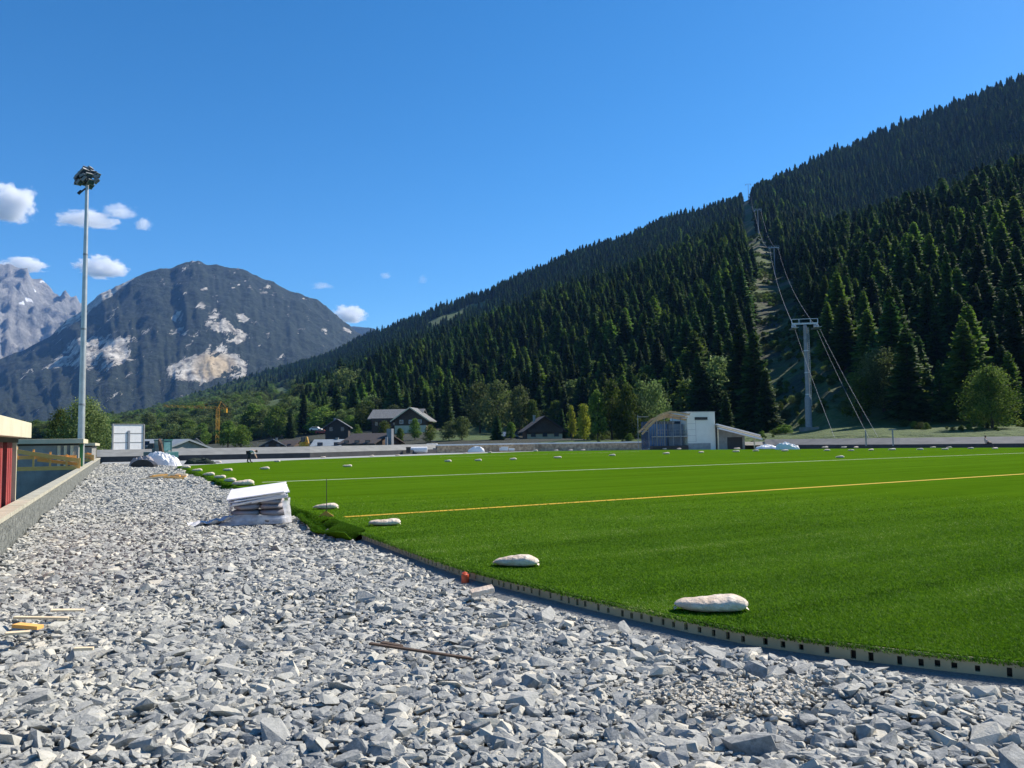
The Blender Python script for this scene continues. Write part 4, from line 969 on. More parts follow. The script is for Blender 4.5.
# curved beams of the left roof
prof = [(641,429.0),(654.5,416.2),(667,412.3),(687,415.2)]
for j, (dy, dz) in enumerate([(-1.2,0),(-.5,-.38),(.2,-.76),(1.4,-.5)]):
    s = MB()
    for a, b2 in zip(prof[:-1], prof[1:]): s.bar((lx(a[0]),dy,lz(a[1])+dz*.9),(lx(b2[0]),dy,lz(b2[1])+dz*.9),.14,.24)
    s.build('curved_beam', M['canopy'], r)
s = MB()
for a, b2 in zip(prof[:-1], prof[1:]): s.bar((lx(a[0]),3.6,lz(a[1])-.45),(lx(b2[0]),3.6,lz(b2[1])-.45),3.6,.06)
s.build('roof_deck', M['old_timber'], r) if False else None
for i in range(5):
    q = i/4*(len(prof)-1.001); a = prof[int(q)]; b2 = prof[int(q)+1]; f_ = q-int(q); x_ = lx(a[0]+(b2[0]-a[0])*f_); z_ = lz(a[1]+(b2[1]-a[1])*f_)
    s = MB(); s.bar((x_,-1.4,z_+.17),(x_,1.6,z_-.30),.08,.07); s.build('purlin', M['canopy'], r)
for j in range(4):
    s = MB(); s.box((lx(684)-.0,-.8+j*.1,lz(414.5+j*1.5)),(lx(688)-.02,.9,lz(413.8+j*1.5))); s.build('stacked_board', M['chalk'], r)
s = MB()
for px in (635,646): s.tube((lx(px),-.6,-.1),(lx(px),-.6,lz(415 if px < 640 else 424)),.04,.04,6)
for py in (417,431): s.tube((lx(635),-.6,lz(py)),(lx(646),-.6,lz(py)),.04,.04,6)
s.build('scaffold_frame', M['grey_steel'], r)
# right wing with sloping roof
s = MB(); s.add([(lx(722),y_,-.2) for y_ in (.8,5)]+[(lx(752),y_,-.2) for y_ in (.8,5)]+[(lx(752),y_,lz(437)) for y_ in (.8,5)]+[(lx(722),y_,lz(429)) for y_ in (.8,5)], [(0,2,4,6),(1,7,5,3),(0,6,7,1),(2,3,5,4),(6,4,5,7),(0,1,3,2)]); s.build('side_wall', M['concrete'], r)
s = MB(); s.box((lx(718)+.02,.5,-.2),(lx(722)-.02,3,lz(428))); s.build('dark_doorway', M['black'], r)
s = MB(); s.box((lx(733),.70,-.1),(lx(749),.79,lz(438))); s.build('shuttering', M['dark'], r)
for j in range(3):
    q = j*2.0; s = MB(); s.bar((lx(717)+.03,-.5-j*.25,lz(424.6+q)-.05),(lx(763.5),-.5-j*.25,lz(436.2+q*.95)-.05),.5,.17); s.build('roof_beam', M['chalk'] if j != 1 else M['pale_timber'], r)  # outer beams take the white board colour to look sunlit
s = MB(); s.bar((lx(717)+.05,2.5,lz(424.9)-.0),(lx(763),2.5,lz(436.4)-.0),5.4,.09); s.build('side_roof', M['pale_timber'], r)
for px in (719,758): 
    s = MB(); s.box((lx(px)-.07,-.45,-.1),(lx(px)+.07,-.3,lz(428 if px < 730 else 438.5))); s.build('post', M['pale_timber'], r)

# ------------------------------------------------------------------ chalets
def chalet(name, px, base_py, dist, wpx, hpx, rpx, depth, rz, wallm, roofm, lab, cat, ridge='y', over=.9, chim=None, win=3, base_z=None, balc=False, wall2=None):
    k = dist/F; p = D(px, base_py, dist); r = empty(name, p, rz, lab, cat); wd = wpx*k/2; hh = hpx*k; rh = rpx*k; dp = depth/2
    s = MB()
    if ridge == 'y': s.add([(x_,y_,z_) for y_ in (-dp,dp) for x_, z_ in ((-wd,-4),(wd,-4),(wd,hh),(0,hh+rh-.05),(-wd,hh))], [(0,1,2,3,4),(9,8,7,6,5),(0,5,6,1),(1,6,7,2),(2,7,8,3),(3,8,9,4),(4,9,5,0)])
    else: s.add([(x_,y_,z_) for x_ in (-wd,wd) for y_, z_ in ((-dp,-4),(dp,-4),(dp,hh),(0,hh+rh-.05),(-dp,hh))], [(0,1,2,3,4),(9,8,7,6,5),(0,5,6,1),(1,6,7,2),(2,7,8,3),(3,8,9,4),(4,9,5,0)])
    s.build('wall', M[wallm], r)
    s = MB(); th = .28
    if ridge == 'y':
        for sg in (-1,1):
            sl = rh/wd; xe = sg*(wd+over); ze = hh-over*sl
            s.add([(0,-dp-over,hh+rh+.02),(xe,-dp-over,ze+.02),(xe,-dp-over,ze+th),(0,-dp-over,hh+rh+th),(0,dp+over,hh+rh+.02),(xe,dp+over,ze+.02),(xe,dp+over,ze+th),(0,dp+over,hh+rh+th)], [(0,1,2,3),(7,6,5,4),(0,4,5,1),(1,5,6,2),(2,6,7,3),(3,7,4,0)])
    else:
        for sg in (-1,1):
            sl = rh/dp; ye = sg*(dp+over); ze = hh-over*sl
            s.add([(-wd-over,0,hh+rh+.02),(-wd-over,ye,ze+.02),(-wd-over,ye,ze+th),(-wd-over,0,hh+rh+th),(wd+over,0,hh+rh+.02),(wd+over,ye,ze+.02),(wd+over,ye,ze+th),(wd+over,0,hh+rh+th)], [(0,1,2,3),(7,6,5,4),(0,4,5,1),(1,5,6,2),(2,6,7,3),(3,7,4,0)])
    rf = s.build('roof', M[roofm], r)
    if chim is not None:
        s = MB(); s.box((chim-.3,-.3,hh+rh*.3),(chim+.3,.3,hh+rh+.5)); s.box((chim-.37,-.37,hh+rh+.502),(chim+.37,.37,hh+rh+.62)); s.build('chimney', M['concrete'], rf)
    if wall2:
        s = MB(); s.box((-wd-.02,-dp-.03,-4),(wd+.02,-dp+.3,hh*.62)); s.build('rendered_storey', M[wall2], r)
    yq = -dp-.05
    for i in range(win):
        x_ = -wd+(i+.5)*2*wd/win; 
        f_ = MB(); f_.box((x_-.62,yq-.03,hh*.42-.1),(x_+.62,yq+.05,hh*.42+1.35)); fo = f_.build('window', M['dark'], r)
        g = MB(); g.box((x_-.5,yq-.05,hh*.42),(x_+.5,yq-.031,hh*.42+1.25)); g.build('pane', M['glass'], fo)
    if balc:
        s = MB(); s.box((-wd,-dp-1.2,hh*.72),(wd,-dp-.06,hh*.72+.15)); s.box((-wd,-dp-1.2,hh*.72+.15),(wd,-dp-1.12,hh*.72+1.0)); s.build('balcony', M['old_timber'], r)
    return r
A = chalet('chalet', 399, 431, 268, 46, 13, 8, 11, R(-6), 'old_timber', 'slate_roof', 'large dark chalet with long grey slate roofs among trees left of centre', 'chalet', 'x', 1.2, None, 5, balc=True)
k = 268/F
s = MB(); gx, gw, gh, gr_ = 6.2, 5.2, 3.6, 3.6
s.add([(x_,y_,z_) for y_ in (-9.5,0) for x_, z_ in ((gx-gw,-4),(gx+gw,-4),(gx+gw,gh),(gx,gh+gr_-.05),(gx-gw,gh))], [(0,1,2,3,4),(9,8,7,6,5),(0,5,6,1),(1,6,7,2),(2,7,8,3),(3,8,9,4),(4,9,5,0)]); s.build('gable_wall', M['old_timber'], A)
s = MB()
for sg in (-1,1):
    xe = gx+sg*(gw+1.2); ze = gh-1.2*gr_/gw; s.add([(gx,-10.6,gh+gr_),(xe,-10.6,ze),(xe,-10.6,ze+.32),(gx,-10.6,gh+gr_+.32),(gx,1,gh+gr_),(xe,1,ze),(xe,1,ze+.32),(gx,1,gh+gr_+.32)], [(0,1,2,3),(7,6,5,4),(0,4,5,1),(1,5,6,2),(2,6,7,3),(3,7,4,0)])
s.build('gable_roof', M['slate_roof'], A)
for sg in (-1,1):
    s = MB(); s.bar((gx,-10.66,gh+gr_+.16),(gx+sg*(gw+1.2),-10.66,gh-1.2*gr_/gw+.16),.10,.36); s.build('barge_board', M['pale_timber'], A)
s = MB(); s.box((gx-gw-.03,-9.55,-4),(gx+gw+.03,-9.2,1.6)); s.build('rendered_storey', M['cream'], A)
for x_ in (gx-3,gx,gx+3):
    f_ = MB(); f_.box((x_-.6,-9.6,2.2),(x_+.6,-9.5,3.4)); fo = f_.build('window', M['white'], A); g = MB(); g.box((x_-.5,-9.63,2.3),(x_+.5,-9.601,3.3)); g.build('pane', M['glass'], fo)
chalet('house', 338, 434.5, 255, 22, 7.5, 7, 10, R(8), 'dark_roof', 'slate_roof', 'dark gabled house with a white chimney left of the large chalet', 'house', 'y', .8, -1.0, 2)
chalet('house', 332, 449, 190, 32, 2.5, 6, 9, R(2), 'concrete', 'pale_roof', 'low house with pale grey metal roof just beyond the left terrace', 'house', 'x', .4, 1.2, 2)
C4 = chalet('house', 372, 448, 180, 36, 4.5, 9, 12, R(-22), 'old_timber', 'dark_roof', 'house with broad dark brown roof below the large chalet', 'house', 'x', .7, None, 3)
s = MB(); s.box((5.0,-2,-3),(6.2,-1,4.2)); s.build('chimney_stack', M['grey_steel'], C4)
chalet('chalet', 542, 441.5, 212, 34, 12, 12, 11, R(6), 'old_timber', 'dark_roof', 'chalet with wide dark gable and pale ground floor right of centre', 'chalet', 'y', 1.2, -2.0, 3, balc=True, wall2='cream')
chalet('shed', 504, 441, 214, 17, 3, 5, 8, R(25), 'old_timber', 'pale_roof', 'small shed with pale sloping roof left of the wide gabled chalet', 'shed', 'y', .5, None, 1)
chalet('house', 181, 453, 118, 18, 2, 10, 9, R(-30), 'concrete', 'pale_roof', 'house with large blue grey metal roof right of the excavator', 'house', 'x', .5, None, 2)
chalet('house', 150, 452, 125, 18, 5, 6, 8, R(5), 'concrete', 'pale_roof', 'low blue grey roof showing left of the excavator cab', 'house', 'x', .4, None, 2)
chalet('house', 273, 450, 235, 22, 4, 6, 9, R(15), 'old_timber', 'slate_roof', 'low grey gabled house beyond the terrace right of the bending worker', 'house', 'y', .6, 1, 2)
chalet('house', 292, 450, 240, 14, 4, 5, 8, R(-10), 'old_timber', 'dark_roof', 'small dark roofed house left of the yellow digger', 'house', 'x', .6, None, 2)
chalet('house', 196, 449, 250, 12, 5, 5, 7, R(20), 'pale_timber', 'slate_roof', 'small pale timber house above the blue grey roof', 'house', 'y', .6, None, 2)
# crane
p = D(217.5,434,330); k = 330/F; r = empty('tower_crane', p, R(0), 'orange yellow tower crane standing over the trees at left', 'crane')
def lattice(s, a, b_, w_, n, t_=.14):
    a = Vector(a); b_ = Vector(b_); d = (b_-a).normalized(); rt = d.cross(Vector((0,1,0))).normalized(); up_ = Vector((0,1,0)); C_ = [(-1,-1),(1,-1),(1,1),(-1,1)]
    for x_, y_ in C_: s.bar(a+rt*x_*w_/2+up_*y_*w_/2, b_+rt*x_*w_/2+up_*y_*w_/2, t_, t_)
    for i in range(n):
        q0 = a+(b_-a)*(i/n); q1 = a+(b_-a)*((i+1)/n)
        for y_ in (-1,1): s.bar(q0+rt*(w_/2*(-1)**i)+up_*y_*w_/2, q1-rt*(w_/2*(-1)**i)+up_*y_*w_/2, t_*.7, t_*.7)
s = MB(); zt = (434-409)*k; lattice(s, (0,0,-14), (0,0,zt), 1.1, 14); s.build('mast', M['yellow_paint'], r)
s = MB(); lattice(s, (.0,0,zt+.5), (-(217-162)*k,0,zt+1.6), .9, 20); s.build('jib', M['yellow_paint'], r)
s = MB(); lattice(s, (.0,0,zt+.5), (3.8,0,zt+.1), .9, 4); s.build('counter_jib', M['yellow_paint'], r)
s = MB(); s.bar((0,0,zt),(1.2,0,zt+3.0),.35,.35); s.bar((1.2,0,zt+3),(3.6,0,zt+.4),.12,.12); s.bar((1.2,0,zt+3),(-9,0,zt+1.4),.12,.12); s.build('apex', M['yellow_paint'], r)
s = MB(); s.box((2.6,-.6,zt-1.6),(3.8,.6,zt+.1)); s.build('counterweight', M['yellow_paint'], r)
# small yellow digger and parked cars by the houses
p = D(304,449,150); r = empty('mini_digger', p, R(30), 'small yellow digger beyond the left terrace', 'digger')
s = MB(); s.box((-.7,-.6,.5),(.7,.8,1.3)); s.build('body', M['yellow_paint'], r); s = MB(); s.box((-.45,-.5,1.3),(.4,.5,2.2)); s.build('cab', M['glass'], r)
s = MB(); s.bar((0,-.6,1.0),(.2,-1.4,2.2),.2,.25); s.bar((.2,-1.4,2.2),(.3,-2.1,1.0),.18,.2); s.build('arm', M['yellow_paint'], r)
s = MB(); s.box((-.9,-.9,0),(-.5,.9,.5)); s.box((.5,-.9,0),(.9,.9,.5)); s.build('track', M['rubber'], r)
def car(px, py, dist, rz, mt, lab):
    p = D(px, py, dist); p.z = float(hill_z(p.x, p.y))+.05 if False else p.z; r = empty('parked_car', p, rz, lab, 'car', 'cars parked by the chalets')
    s = MB(); s.extr([(-2.1,.3),(2.1,.3),(2.15,.75),(1.2,.9),(.7,1.42),(-1.1,1.45),(-1.9,.95),(-2.15,.8)], (0,-.85,0), (0,.85,0), Vector((1,0,0))); s.build('body', M[mt], r, .05)
    s = MB(); s.extr([(1.05,.92),(.65,1.36),(-1.05,1.38),(-1.6,.97)], (0,-.87,0), (0,.87,0), Vector((1,0,0))); s.build('window', M['glass'], r)
    for x_ in (-1.3,1.3):
        for y_ in (-.86,.66): s = MB(); s.tube((x_,y_,.33),(x_,y_+.2,.33),.33,.33,14); s.build('wheel', M['rubber'], r)
car(322,434,262,R(10),'red_brick','red car parked left of the dark gabled house')
car(316,431,275,R(-5),'white','white car parked just behind the red one')

# ------------------------------------------------------------------ lift pylons and cables
pyl = []
def pylon(px, pyb, pyt, dist, lab, det=True, arm=4.4):
    p = D(px, pyb, dist); k = dist/F; H = (pyb-pyt)*k; th = math.atan(.29)
    gz = float(hill_z(p.x, p.y)); 
    r = empty('lift_pylon', (p.x, p.y, p.z), -th*.5, lab, 'lift pylon', 'pylons of the gondola lift')
    s = MB(); s.tube((0,0,min(-.5, gz-p.z-1)),(0,0,H*.27),.58,.54,16); s.tube((0,0,H*.27),(0,0,H*.30),.54,.36,16); s.tube((0,0,H*.30),(0,0,H*.94),.36,.30,16); s.build('shaft', M['grey_steel'], r)
    if det:
        s = MB()
        for x_ in (.36,.56): s.tube((x_,-.35,H*.2),(x_,-.3,H*.92),.03,.03,6)
        for q in range(40): s.bar((.36,-.34,H*(.2+.018*q)),(.56,-.34,H*(.2+.018*q)),.025,.025)
        s.build('ladder', M['steel'], r)
        s = MB(); s.box((-1.4,-1.4,-1.2),(1.4,1.4,.12)); s.build('footing', M['pale_concrete'], r)
        s = MB()
        for z_ in (.30,.5,.7): s.tube((0,0,H*z_),(0,0,H*z_+.18),.41,.41,16)
        s.build('flange', M['steel'], r)
    s = MB(); s.bar((-arm/2,0,H*.955),(arm/2,0,H*.955),.26,.28); s.bar((-arm/2,0,H*.998),(arm/2,0,H*.998),.10,.10)
    for x_ in (-arm/2,-arm*.22,arm*.22,arm/2): s.bar((x_,0,H*.955),(x_,0,H*1.0),.12,.12)
    s.build('crossarm', M['steel'], r)
    for sg in (-1,1):
        s = MB(); x_ = sg*arm*.43; s.bar((x_,-1.6,H*.925),(x_,1.6,H*.925+.6),.14,.22); s.bar((x_,0,H*.955),(x_,0,H*.925),.14,.3)
        for q in range(6): s.tube((x_-.08,-1.5+.6*q,H*.925-.2+.11*q),(x_+.08,-1.5+.6*q,H*.925-.2+.11*q),.21,.21,12)
        s.box((x_-.55,-1.7,H*.91),(x_+.55,1.7,H*.91+.06)); s.build('sheave_assembly', M['steel'], r)
    pyl.append((p, H, arm))
    return r
pylon(809,428,318,140,'tallest steel lift pylon with a wide base standing on the grass behind the clubhouse')
pylon(775.3,283,245,425,'second lift pylon up the clearing',False,5.4)
pylon(758.7,239,207.5,620,'third lift pylon up the clearing, half way to the crest',False,6)
pylon(748.5,198,183,1290,'lift pylon standing against the sky on the crest',False,9)
pylon(752.5,206,187,1130,'thin lift pylon just below the one on the crest',False,5)
def cable(a, b_, sag, lab, rad=.03):
    a = Vector(a); b_ = Vector(b_); n = 16; s = MB()
    q = [a+(b_-a)*(i/n)-Vector((0,0,4*sag*(i/n)*(1-i/n))) for i in range(n+1)]
    for c_, d_ in zip(q[:-1], q[1:]): s.tube(c_, d_, rad, rad, 6, False)
    tag(s.build('lift_cable', M['grey_steel']), lab, 'cable')
tops = [p+Vector((0,0,H*.93)) for p, H, a in pyl]
def side(i, sg): return tops[i]+Vector((sg*pyl[i][2]*.43,0,-.1))
cable(side(0,-1), D(834.5,437.5,92), .4, 'left hauling cable running down from the tallest pylon', .015)
cable(side(0,1), D(869,438,90), .4, 'inner right cable running down from the tallest pylon', .015)
cable(side(0,1)+Vector((.5,0,.15)), D(878,437,88), .4, 'outer right cable running down from the tallest pylon', .015)
for i in (0,1):
    cable(side(i,-1), side(i+1,-1), 4+3*i, ['left cable from the tallest pylon up to the second pylon','left cable between the second and third pylons'][i], .028+.02*i)
    cable(side(i,1), side(i+1,1), 4+3*i, ['right cable from the tallest pylon up to the second pylon','right cable between the second and third pylons'][i], .028+.02*i)
for sg, nm in ((-1,'left'),(1,'right')): cable(side(2,sg), side(4,sg), 10, nm+' cable above the third pylon towards the crest', .05)

# ------------------------------------------------------------------ people
def person(loc, rz, J, edges, lab, parts):
    """J joint name -> (co, radius)"""
    root = empty('person', loc, rz, lab, 'person')
    def skin(name, names, ed, mt, lv=2, parent=root):
        me = bpy.data.meshes.new(name); idx = {n_: i for i, n_ in enumerate(names)}
        me.from_pydata([J[n_][0] for n_ in names], [(idx[a], idx[b_]) for a, b_ in ed], []); o = bpy.data.objects.new(name, me); COL.objects.link(o)
        md = o.modifiers.new('skin', 'SKIN'); 
        for i, n_ in enumerate(names): me.skin_vertices[0].data[i].radius = (J[n_][1],)*2
        me.skin_vertices[0].data[0].use_root = True
        ms = o.modifiers.new('sub', 'SUBSURF'); ms.levels = ms.render_levels = lv; me.materials.append(mt); o.parent = parent
        for p_ in me.polygons: p_.use_smooth = True
        return o
    allj = sorted({a for e in edges for a in e}, key=lambda q: q != 'pelvis')
    body = skin('body', allj, edges, M['skin'])
    for nm, ed, mt, grow in parts:
        names = sorted({a for e in ed for a in e}, key=lambda q: (q != 'pelvis', q)); old = {n_: J[n_] for n_ in names}
        for n_ in names: J[n_] = (J[n_][0], J[n_][1]*grow)
        skin(nm, names, ed, mt)
        for n_ in names: J[n_] = old[n_]
    hd_ = Vector(J['head'][0]); s = MB(); lump(s, hd_+Vector((0,.02,.03)), .098, .105, .105, 3, pw=2.1); s.build('hair', M['old_timber'], root)
E = [('pelvis','chest'),('chest','neck'),('neck','head'),('pelvis','hipL'),('hipL','kneeL'),('kneeL','ankL'),('ankL','toeL'),('pelvis','hipR'),('hipR','kneeR'),('kneeR','ankR'),('ankR','toeR'),
     ('chest','shL'),('shL','elL'),('elL','haL'),('haL','f1L'),('haL','f2L'),('haL','f3L'),('chest','shR'),('shR','elR'),('elR','haR'),('haR','f1R'),('haR','f2R'),('haR','f3R')]
def hand(J, s, tip):
    h = Vector(J['ha'+s][0]); t_ = Vector(tip)
    for i, d in enumerate((-.03,0,.03)): J[f'f{i+1}{s}'] = (tuple(h+t_*(.1-.015*abs(i-1))+Vector((0,d,0))), .011)
P1 = G(248.5,462.8,TZ)
J = {'pelvis':((0,0,.90),.15),'chest':((.36,0,1.00),.15),'neck':((.52,0,.98),.06),'head':((.64,0,.92),.095),
 'hipL':((0,.10,.86),.095),'kneeL':((-.02,.17,.47),.065),'ankL':((-.14,.18,.08),.045),'toeL':((.05,.20,.04),.035),
 'hipR':((0,-.10,.86),.095),'kneeR':((.10,-.18,.47),.065),'ankR':((.22,-.20,.08),.045),'toeR':((.40,-.20,.04),.035),
 'shL':((.42,.17,.96),.06),'elL':((.50,.22,.68),.045),'haL':((.62,.18,.44),.035),'shR':((.42,-.17,.96),.06),'elR':((.52,-.22,.68),.045),'haR':((.66,-.16,.44),.035)}
hand(J,'L',(.3,0,-1)); hand(J,'R',(.3,0,-1))
LEG = [('pelvis','hipL'),('hipL','kneeL'),('kneeL','ankL'),('pelvis','hipR'),('hipR','kneeR'),('kneeR','ankR')]
TOR = [('pelvis','chest'),('chest','shL'),('shL','elL'),('chest','shR'),('shR','elR')]
person(P1, R(8), J, E, 'worker in pale shirt and dark trousers bending over the turf', [('trousers', LEG, M['trousers'], 1.13), ('shirt', TOR, M['white_shirt'], 1.12), ('shoes', [('ankL','toeL')], M['black'], 1.2), ('shoes', [('ankR','toeR')], M['black'], 1.2)])
P2 = G(992,448.3,TZ); 
J = {'pelvis':((-.25,.25,.62),.15),'chest':((-.48,.10,1.02),.15),'neck':((-.50,.04,1.22),.06),'head':((-.50,-.02,1.36),.095),
 'hipL':((-.16,.34,.60),.095),'kneeL':((.12,-.05,.62),.065),'ankL':((.28,-.10,.14),.045),'toeL':((.42,-.18,.05),.035),
 'hipR':((-.20,.14,.60),.095),'kneeR':((.02,-.25,.60),.065),'ankR':((.14,-.30,.14),.045),'toeR':((.28,-.40,.05),.035),
 'shL':((-.36,.22,1.08),.06),'elL':((-.14,.16,.88),.045),'haL':((.08,.0,.72),.035),'shR':((-.58,-.10,1.06),.06),'elR':((-.44,-.24,.84),.045),'haR':((-.16,-.30,.74),.035)}
hand(J,'L',(1,-.3,-.2)); hand(J,'R',(1,-.3,-.2))
P2 = D(990,440,89.8); P2.z = 0
person(P2, 0, J, E, 'worker in grey shirt sitting on the low wall at the far right', [('trousers', LEG, M['trousers'], 1.13), ('shirt', TOR, M['shirt'], 1.12), ('shoes', [('ankL','toeL')], M['black'], 1.2), ('shoes', [('ankR','toeR')], M['black'], 1.2)])
# ------------------------------------------------------------------ trees
def leaf_mat(name, dark, mid, light, tr=.25, sc_=.35):
    t = NT(name); at = t.n('ShaderNodeAttribute', attribute_name='tint'); oi = t.n('ShaderNodeObjectInfo')
    c = t.ramp(at.outputs['Fac'], [(0, dark), (.5, mid), (1, light)])
    hsv = t.n('ShaderNodeHueSaturation'); t.l(c, hsv.inputs['Color']); t.l(t.math('ADD', .52, t.math('MULTIPLY', oi.outputs['Random'], .95)), hsv.inputs['Value'])
    t.l(t.math('ADD', .487, t.math('MULTIPLY', oi.outputs['Random'], .022)), hsv.inputs['Hue'])
    b = t.n('ShaderNodeBsdfPrincipled'); b.inputs['Roughness'].default_value = .75; b.inputs['Specular IOR Level'].default_value = .2; t.l(hsv.outputs[0], b.inputs['Base Color'])
    if tr:
        tl_ = t.n('ShaderNodeBsdfTranslucent'); t.l(hsv.outputs[0], tl_.inputs[0]); mx = t.n('ShaderNodeMixShader'); mx.inputs[0].default_value = tr
        t.l(b.outputs[0], mx.inputs[1]); t.l(tl_.outputs[0], mx.inputs[2]); t.l(mx.outputs[0], t.out.inputs[0])
    else: t.l(b.outputs[0], t.out.inputs[0])
    return t.m
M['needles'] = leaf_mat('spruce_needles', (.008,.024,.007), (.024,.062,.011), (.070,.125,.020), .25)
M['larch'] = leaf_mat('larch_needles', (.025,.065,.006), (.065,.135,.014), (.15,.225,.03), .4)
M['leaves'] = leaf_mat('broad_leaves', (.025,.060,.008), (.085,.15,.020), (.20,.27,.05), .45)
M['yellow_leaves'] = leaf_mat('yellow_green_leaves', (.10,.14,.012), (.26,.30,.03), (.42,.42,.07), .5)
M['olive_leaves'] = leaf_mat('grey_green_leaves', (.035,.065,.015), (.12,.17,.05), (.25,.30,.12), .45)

def conifer(seed, detail=1.0, slim=1.0, bare=.10):
    """unit height tree; returns crown (v,f,tint) and trunk MB arrays"""
    r = np.random.default_rng(seed); Q = []; T = []
    nlev = int(36*detail); 
    for i in range(nlev):
        h = bare+(1-bare)*(i+.3*r.random())/nlev; q = (h-bare)/(1-bare)
        R_ = .155*slim*(1-q)**.80*(.85+.3*r.random())+.006
        if q < .08: R_ *= .65+q*4
        nb = max(4, int((9-4*q)*min(1.3,detail+.2)))
        a0 = r.random()*6.28
        for b_ in range(nb):
            a = a0+6.283*b_/nb+r.normal(0,.22); L = R_*(.62+.55*r.random()); 
            if r.random() < .06: L *= .3
            ca, sa = math.cos(a), math.sin(a); droop = -.30*(1-q)+.22*q
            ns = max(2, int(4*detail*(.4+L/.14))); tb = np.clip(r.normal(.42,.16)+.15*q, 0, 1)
            for k_ in range(ns):
                s0 = .12+.88*k_/ns; x0 = L*s0; l_ = L/ns*1.7; w_ = (.020+.018*(1-q))*(1-.45*s0)*(1.1+.5*r.random())*1.05
                z0 = h+droop*x0*1.0-.9*x0*x0/(.16)*.25*(1-q)
                rolls = r.normal(0,.55); dz = -w_*.75
                cx, cy = ca*x0, sa*x0; tx, ty = -sa, ca
                ex, ey = ca*l_, sa*l_
                # two drooping sprays either side
                for sg in (-1,1):
                    wv = w_*(.7+.6*r.random()); fw = .35+.5*r.random()
                    p0 = (cx,cy,z0); p1 = (cx+ex*.9,cy+ey*.9,z0+droop*l_*.8+r.normal(0,.002)); p2 = (cx+ex*fw+tx*wv*sg*1.0, cy+ey*fw+ty*wv*sg, z0+dz*(.5+r.random())+r.normal(0,.003)); p3 = (cx+tx*wv*sg*.65-ex*.1, cy+ty*wv*sg*.65-ey*.1, z0+dz*.8)
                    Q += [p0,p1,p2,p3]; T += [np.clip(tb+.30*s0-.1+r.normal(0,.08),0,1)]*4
    # leader
    for k_ in range(4):
        a = r.random()*6.28; Q += [(0,0,.965),(math.cos(a)*.009,math.sin(a)*.009,.972),(0,0,1.012),(math.cos(a+2)*.008,math.sin(a+2)*.008,.97)]; T += [.6]*4
    v_ = np.array(Q); f_ = np.arange(len(v_)).reshape(-1,4); return v_, f_, np.array(T)
def broad(seed, lobes=16, leaves=2600, wide=.42, low=.16, size=.020, tall=1.0):
    r = np.random.default_rng(seed); Cs = []
    for i in range(lobes):
        q = (i+.5)/lobes; h = low+.05+(.86-low)*q; rad = wide*math.sin(math.pi*(.26+.70*q))**.8*.68
        a = i*2.4+r.random(); d = rad*(.35+.75*r.random())*(1 if q < .92 else .2)
        Cs.append((d*math.cos(a), d*math.sin(a), h, (.065+.085*r.random())*wide/.42))
    Cs.append((0,0,.45,.17*wide/.42)); Cs.append((0,0,.30,.15*wide/.42)); Cs.append((0,0,.88,.08))
    Cs = np.array(Cs); wts = Cs[:,3]**2; k = r.choice(len(Cs), leaves, p=wts/wts.sum()); d = r.normal(size=(leaves,3)); d /= np.linalg.norm(d,axis=1)[:,None]
    rad = Cs[k,3]*(.55+.75*r.random(leaves)**1.2); c_ = Cs[k,:3]+d*rad[:,None]*np.array((1,1,.85))
    c_[:,2] = np.maximum(c_[:,2], low*.6+.03*r.random(leaves))
    n_ = d+r.normal(0,.6,(leaves,3)); n_ /= np.linalg.norm(n_,axis=1)[:,None]; a = np.cross(n_, r.normal(size=(leaves,3))); a /= np.linalg.norm(a,axis=1)[:,None]; b_ = np.cross(n_,a)
    s1 = size*(.6+.9*r.random(leaves))[:,None]; s2 = s1*(.5+.5*r.random(leaves))[:,None]
    v_ = np.stack([c_-a*s1, c_-b_*s2*.8+a*s1*.2, c_+a*s1, c_+b_*s2], 1).reshape(-1,3)
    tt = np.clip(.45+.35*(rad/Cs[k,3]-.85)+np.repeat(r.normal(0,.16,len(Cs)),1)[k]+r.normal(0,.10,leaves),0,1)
    return v_, np.arange(len(v_)).reshape(-1,4), np.repeat(tt,4)
def trunk_mesh(name, kind, seed):
    r = random.Random(seed); s = MB()
    if kind == 'conifer':
        s.tube((0,0,-.04),(0,0,.35),.013,.0095,8); s.tube((0,0,.35),(0,0,.985),.0095,.001,6)
        for i in range(10):
            a = r.random()*6.28; h = .05+.09*r.random()+i*.02; s.tube((0,0,h),(math.cos(a)*.05,math.sin(a)*.05,h-.004),.0018,.0006,4,False)
    else:
        s.tube((0,0,-.04),(.005,0,.25),.022,.016,9); s.tube((.005,0,.25),(-.01,.01,.62),.016,.007,8)
        for i in range(8):
            a = i*2.4; h = .22+.05*i; s.tube((0,0,h),(math.cos(a)*.20,math.sin(a)*.20,h+.18),.009,.003,6,False)
    o = s.build(name, M['bark']); me = o.data; bpy.data.objects.remove(o); return me
def crown_mesh(name, data, mt): 
    v_, f_, tt = data; return npmesh(name, v_, f_, mt, attrs={'tint': tt}, link=False)
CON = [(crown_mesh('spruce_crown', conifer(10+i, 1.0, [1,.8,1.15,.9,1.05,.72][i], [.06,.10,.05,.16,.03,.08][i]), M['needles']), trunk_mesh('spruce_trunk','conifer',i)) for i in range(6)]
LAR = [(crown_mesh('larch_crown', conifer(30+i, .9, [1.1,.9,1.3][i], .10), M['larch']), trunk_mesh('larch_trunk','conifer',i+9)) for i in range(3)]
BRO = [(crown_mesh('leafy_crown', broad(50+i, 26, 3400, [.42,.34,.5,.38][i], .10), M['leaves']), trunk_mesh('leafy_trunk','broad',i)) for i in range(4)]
OLI = [(crown_mesh('leafy_crown', broad(70+i, 26, 3200, [.42,.5][i], .08), M['olive_leaves']), trunk_mesh('leafy_trunk','broad',i+5)) for i in range(2)]
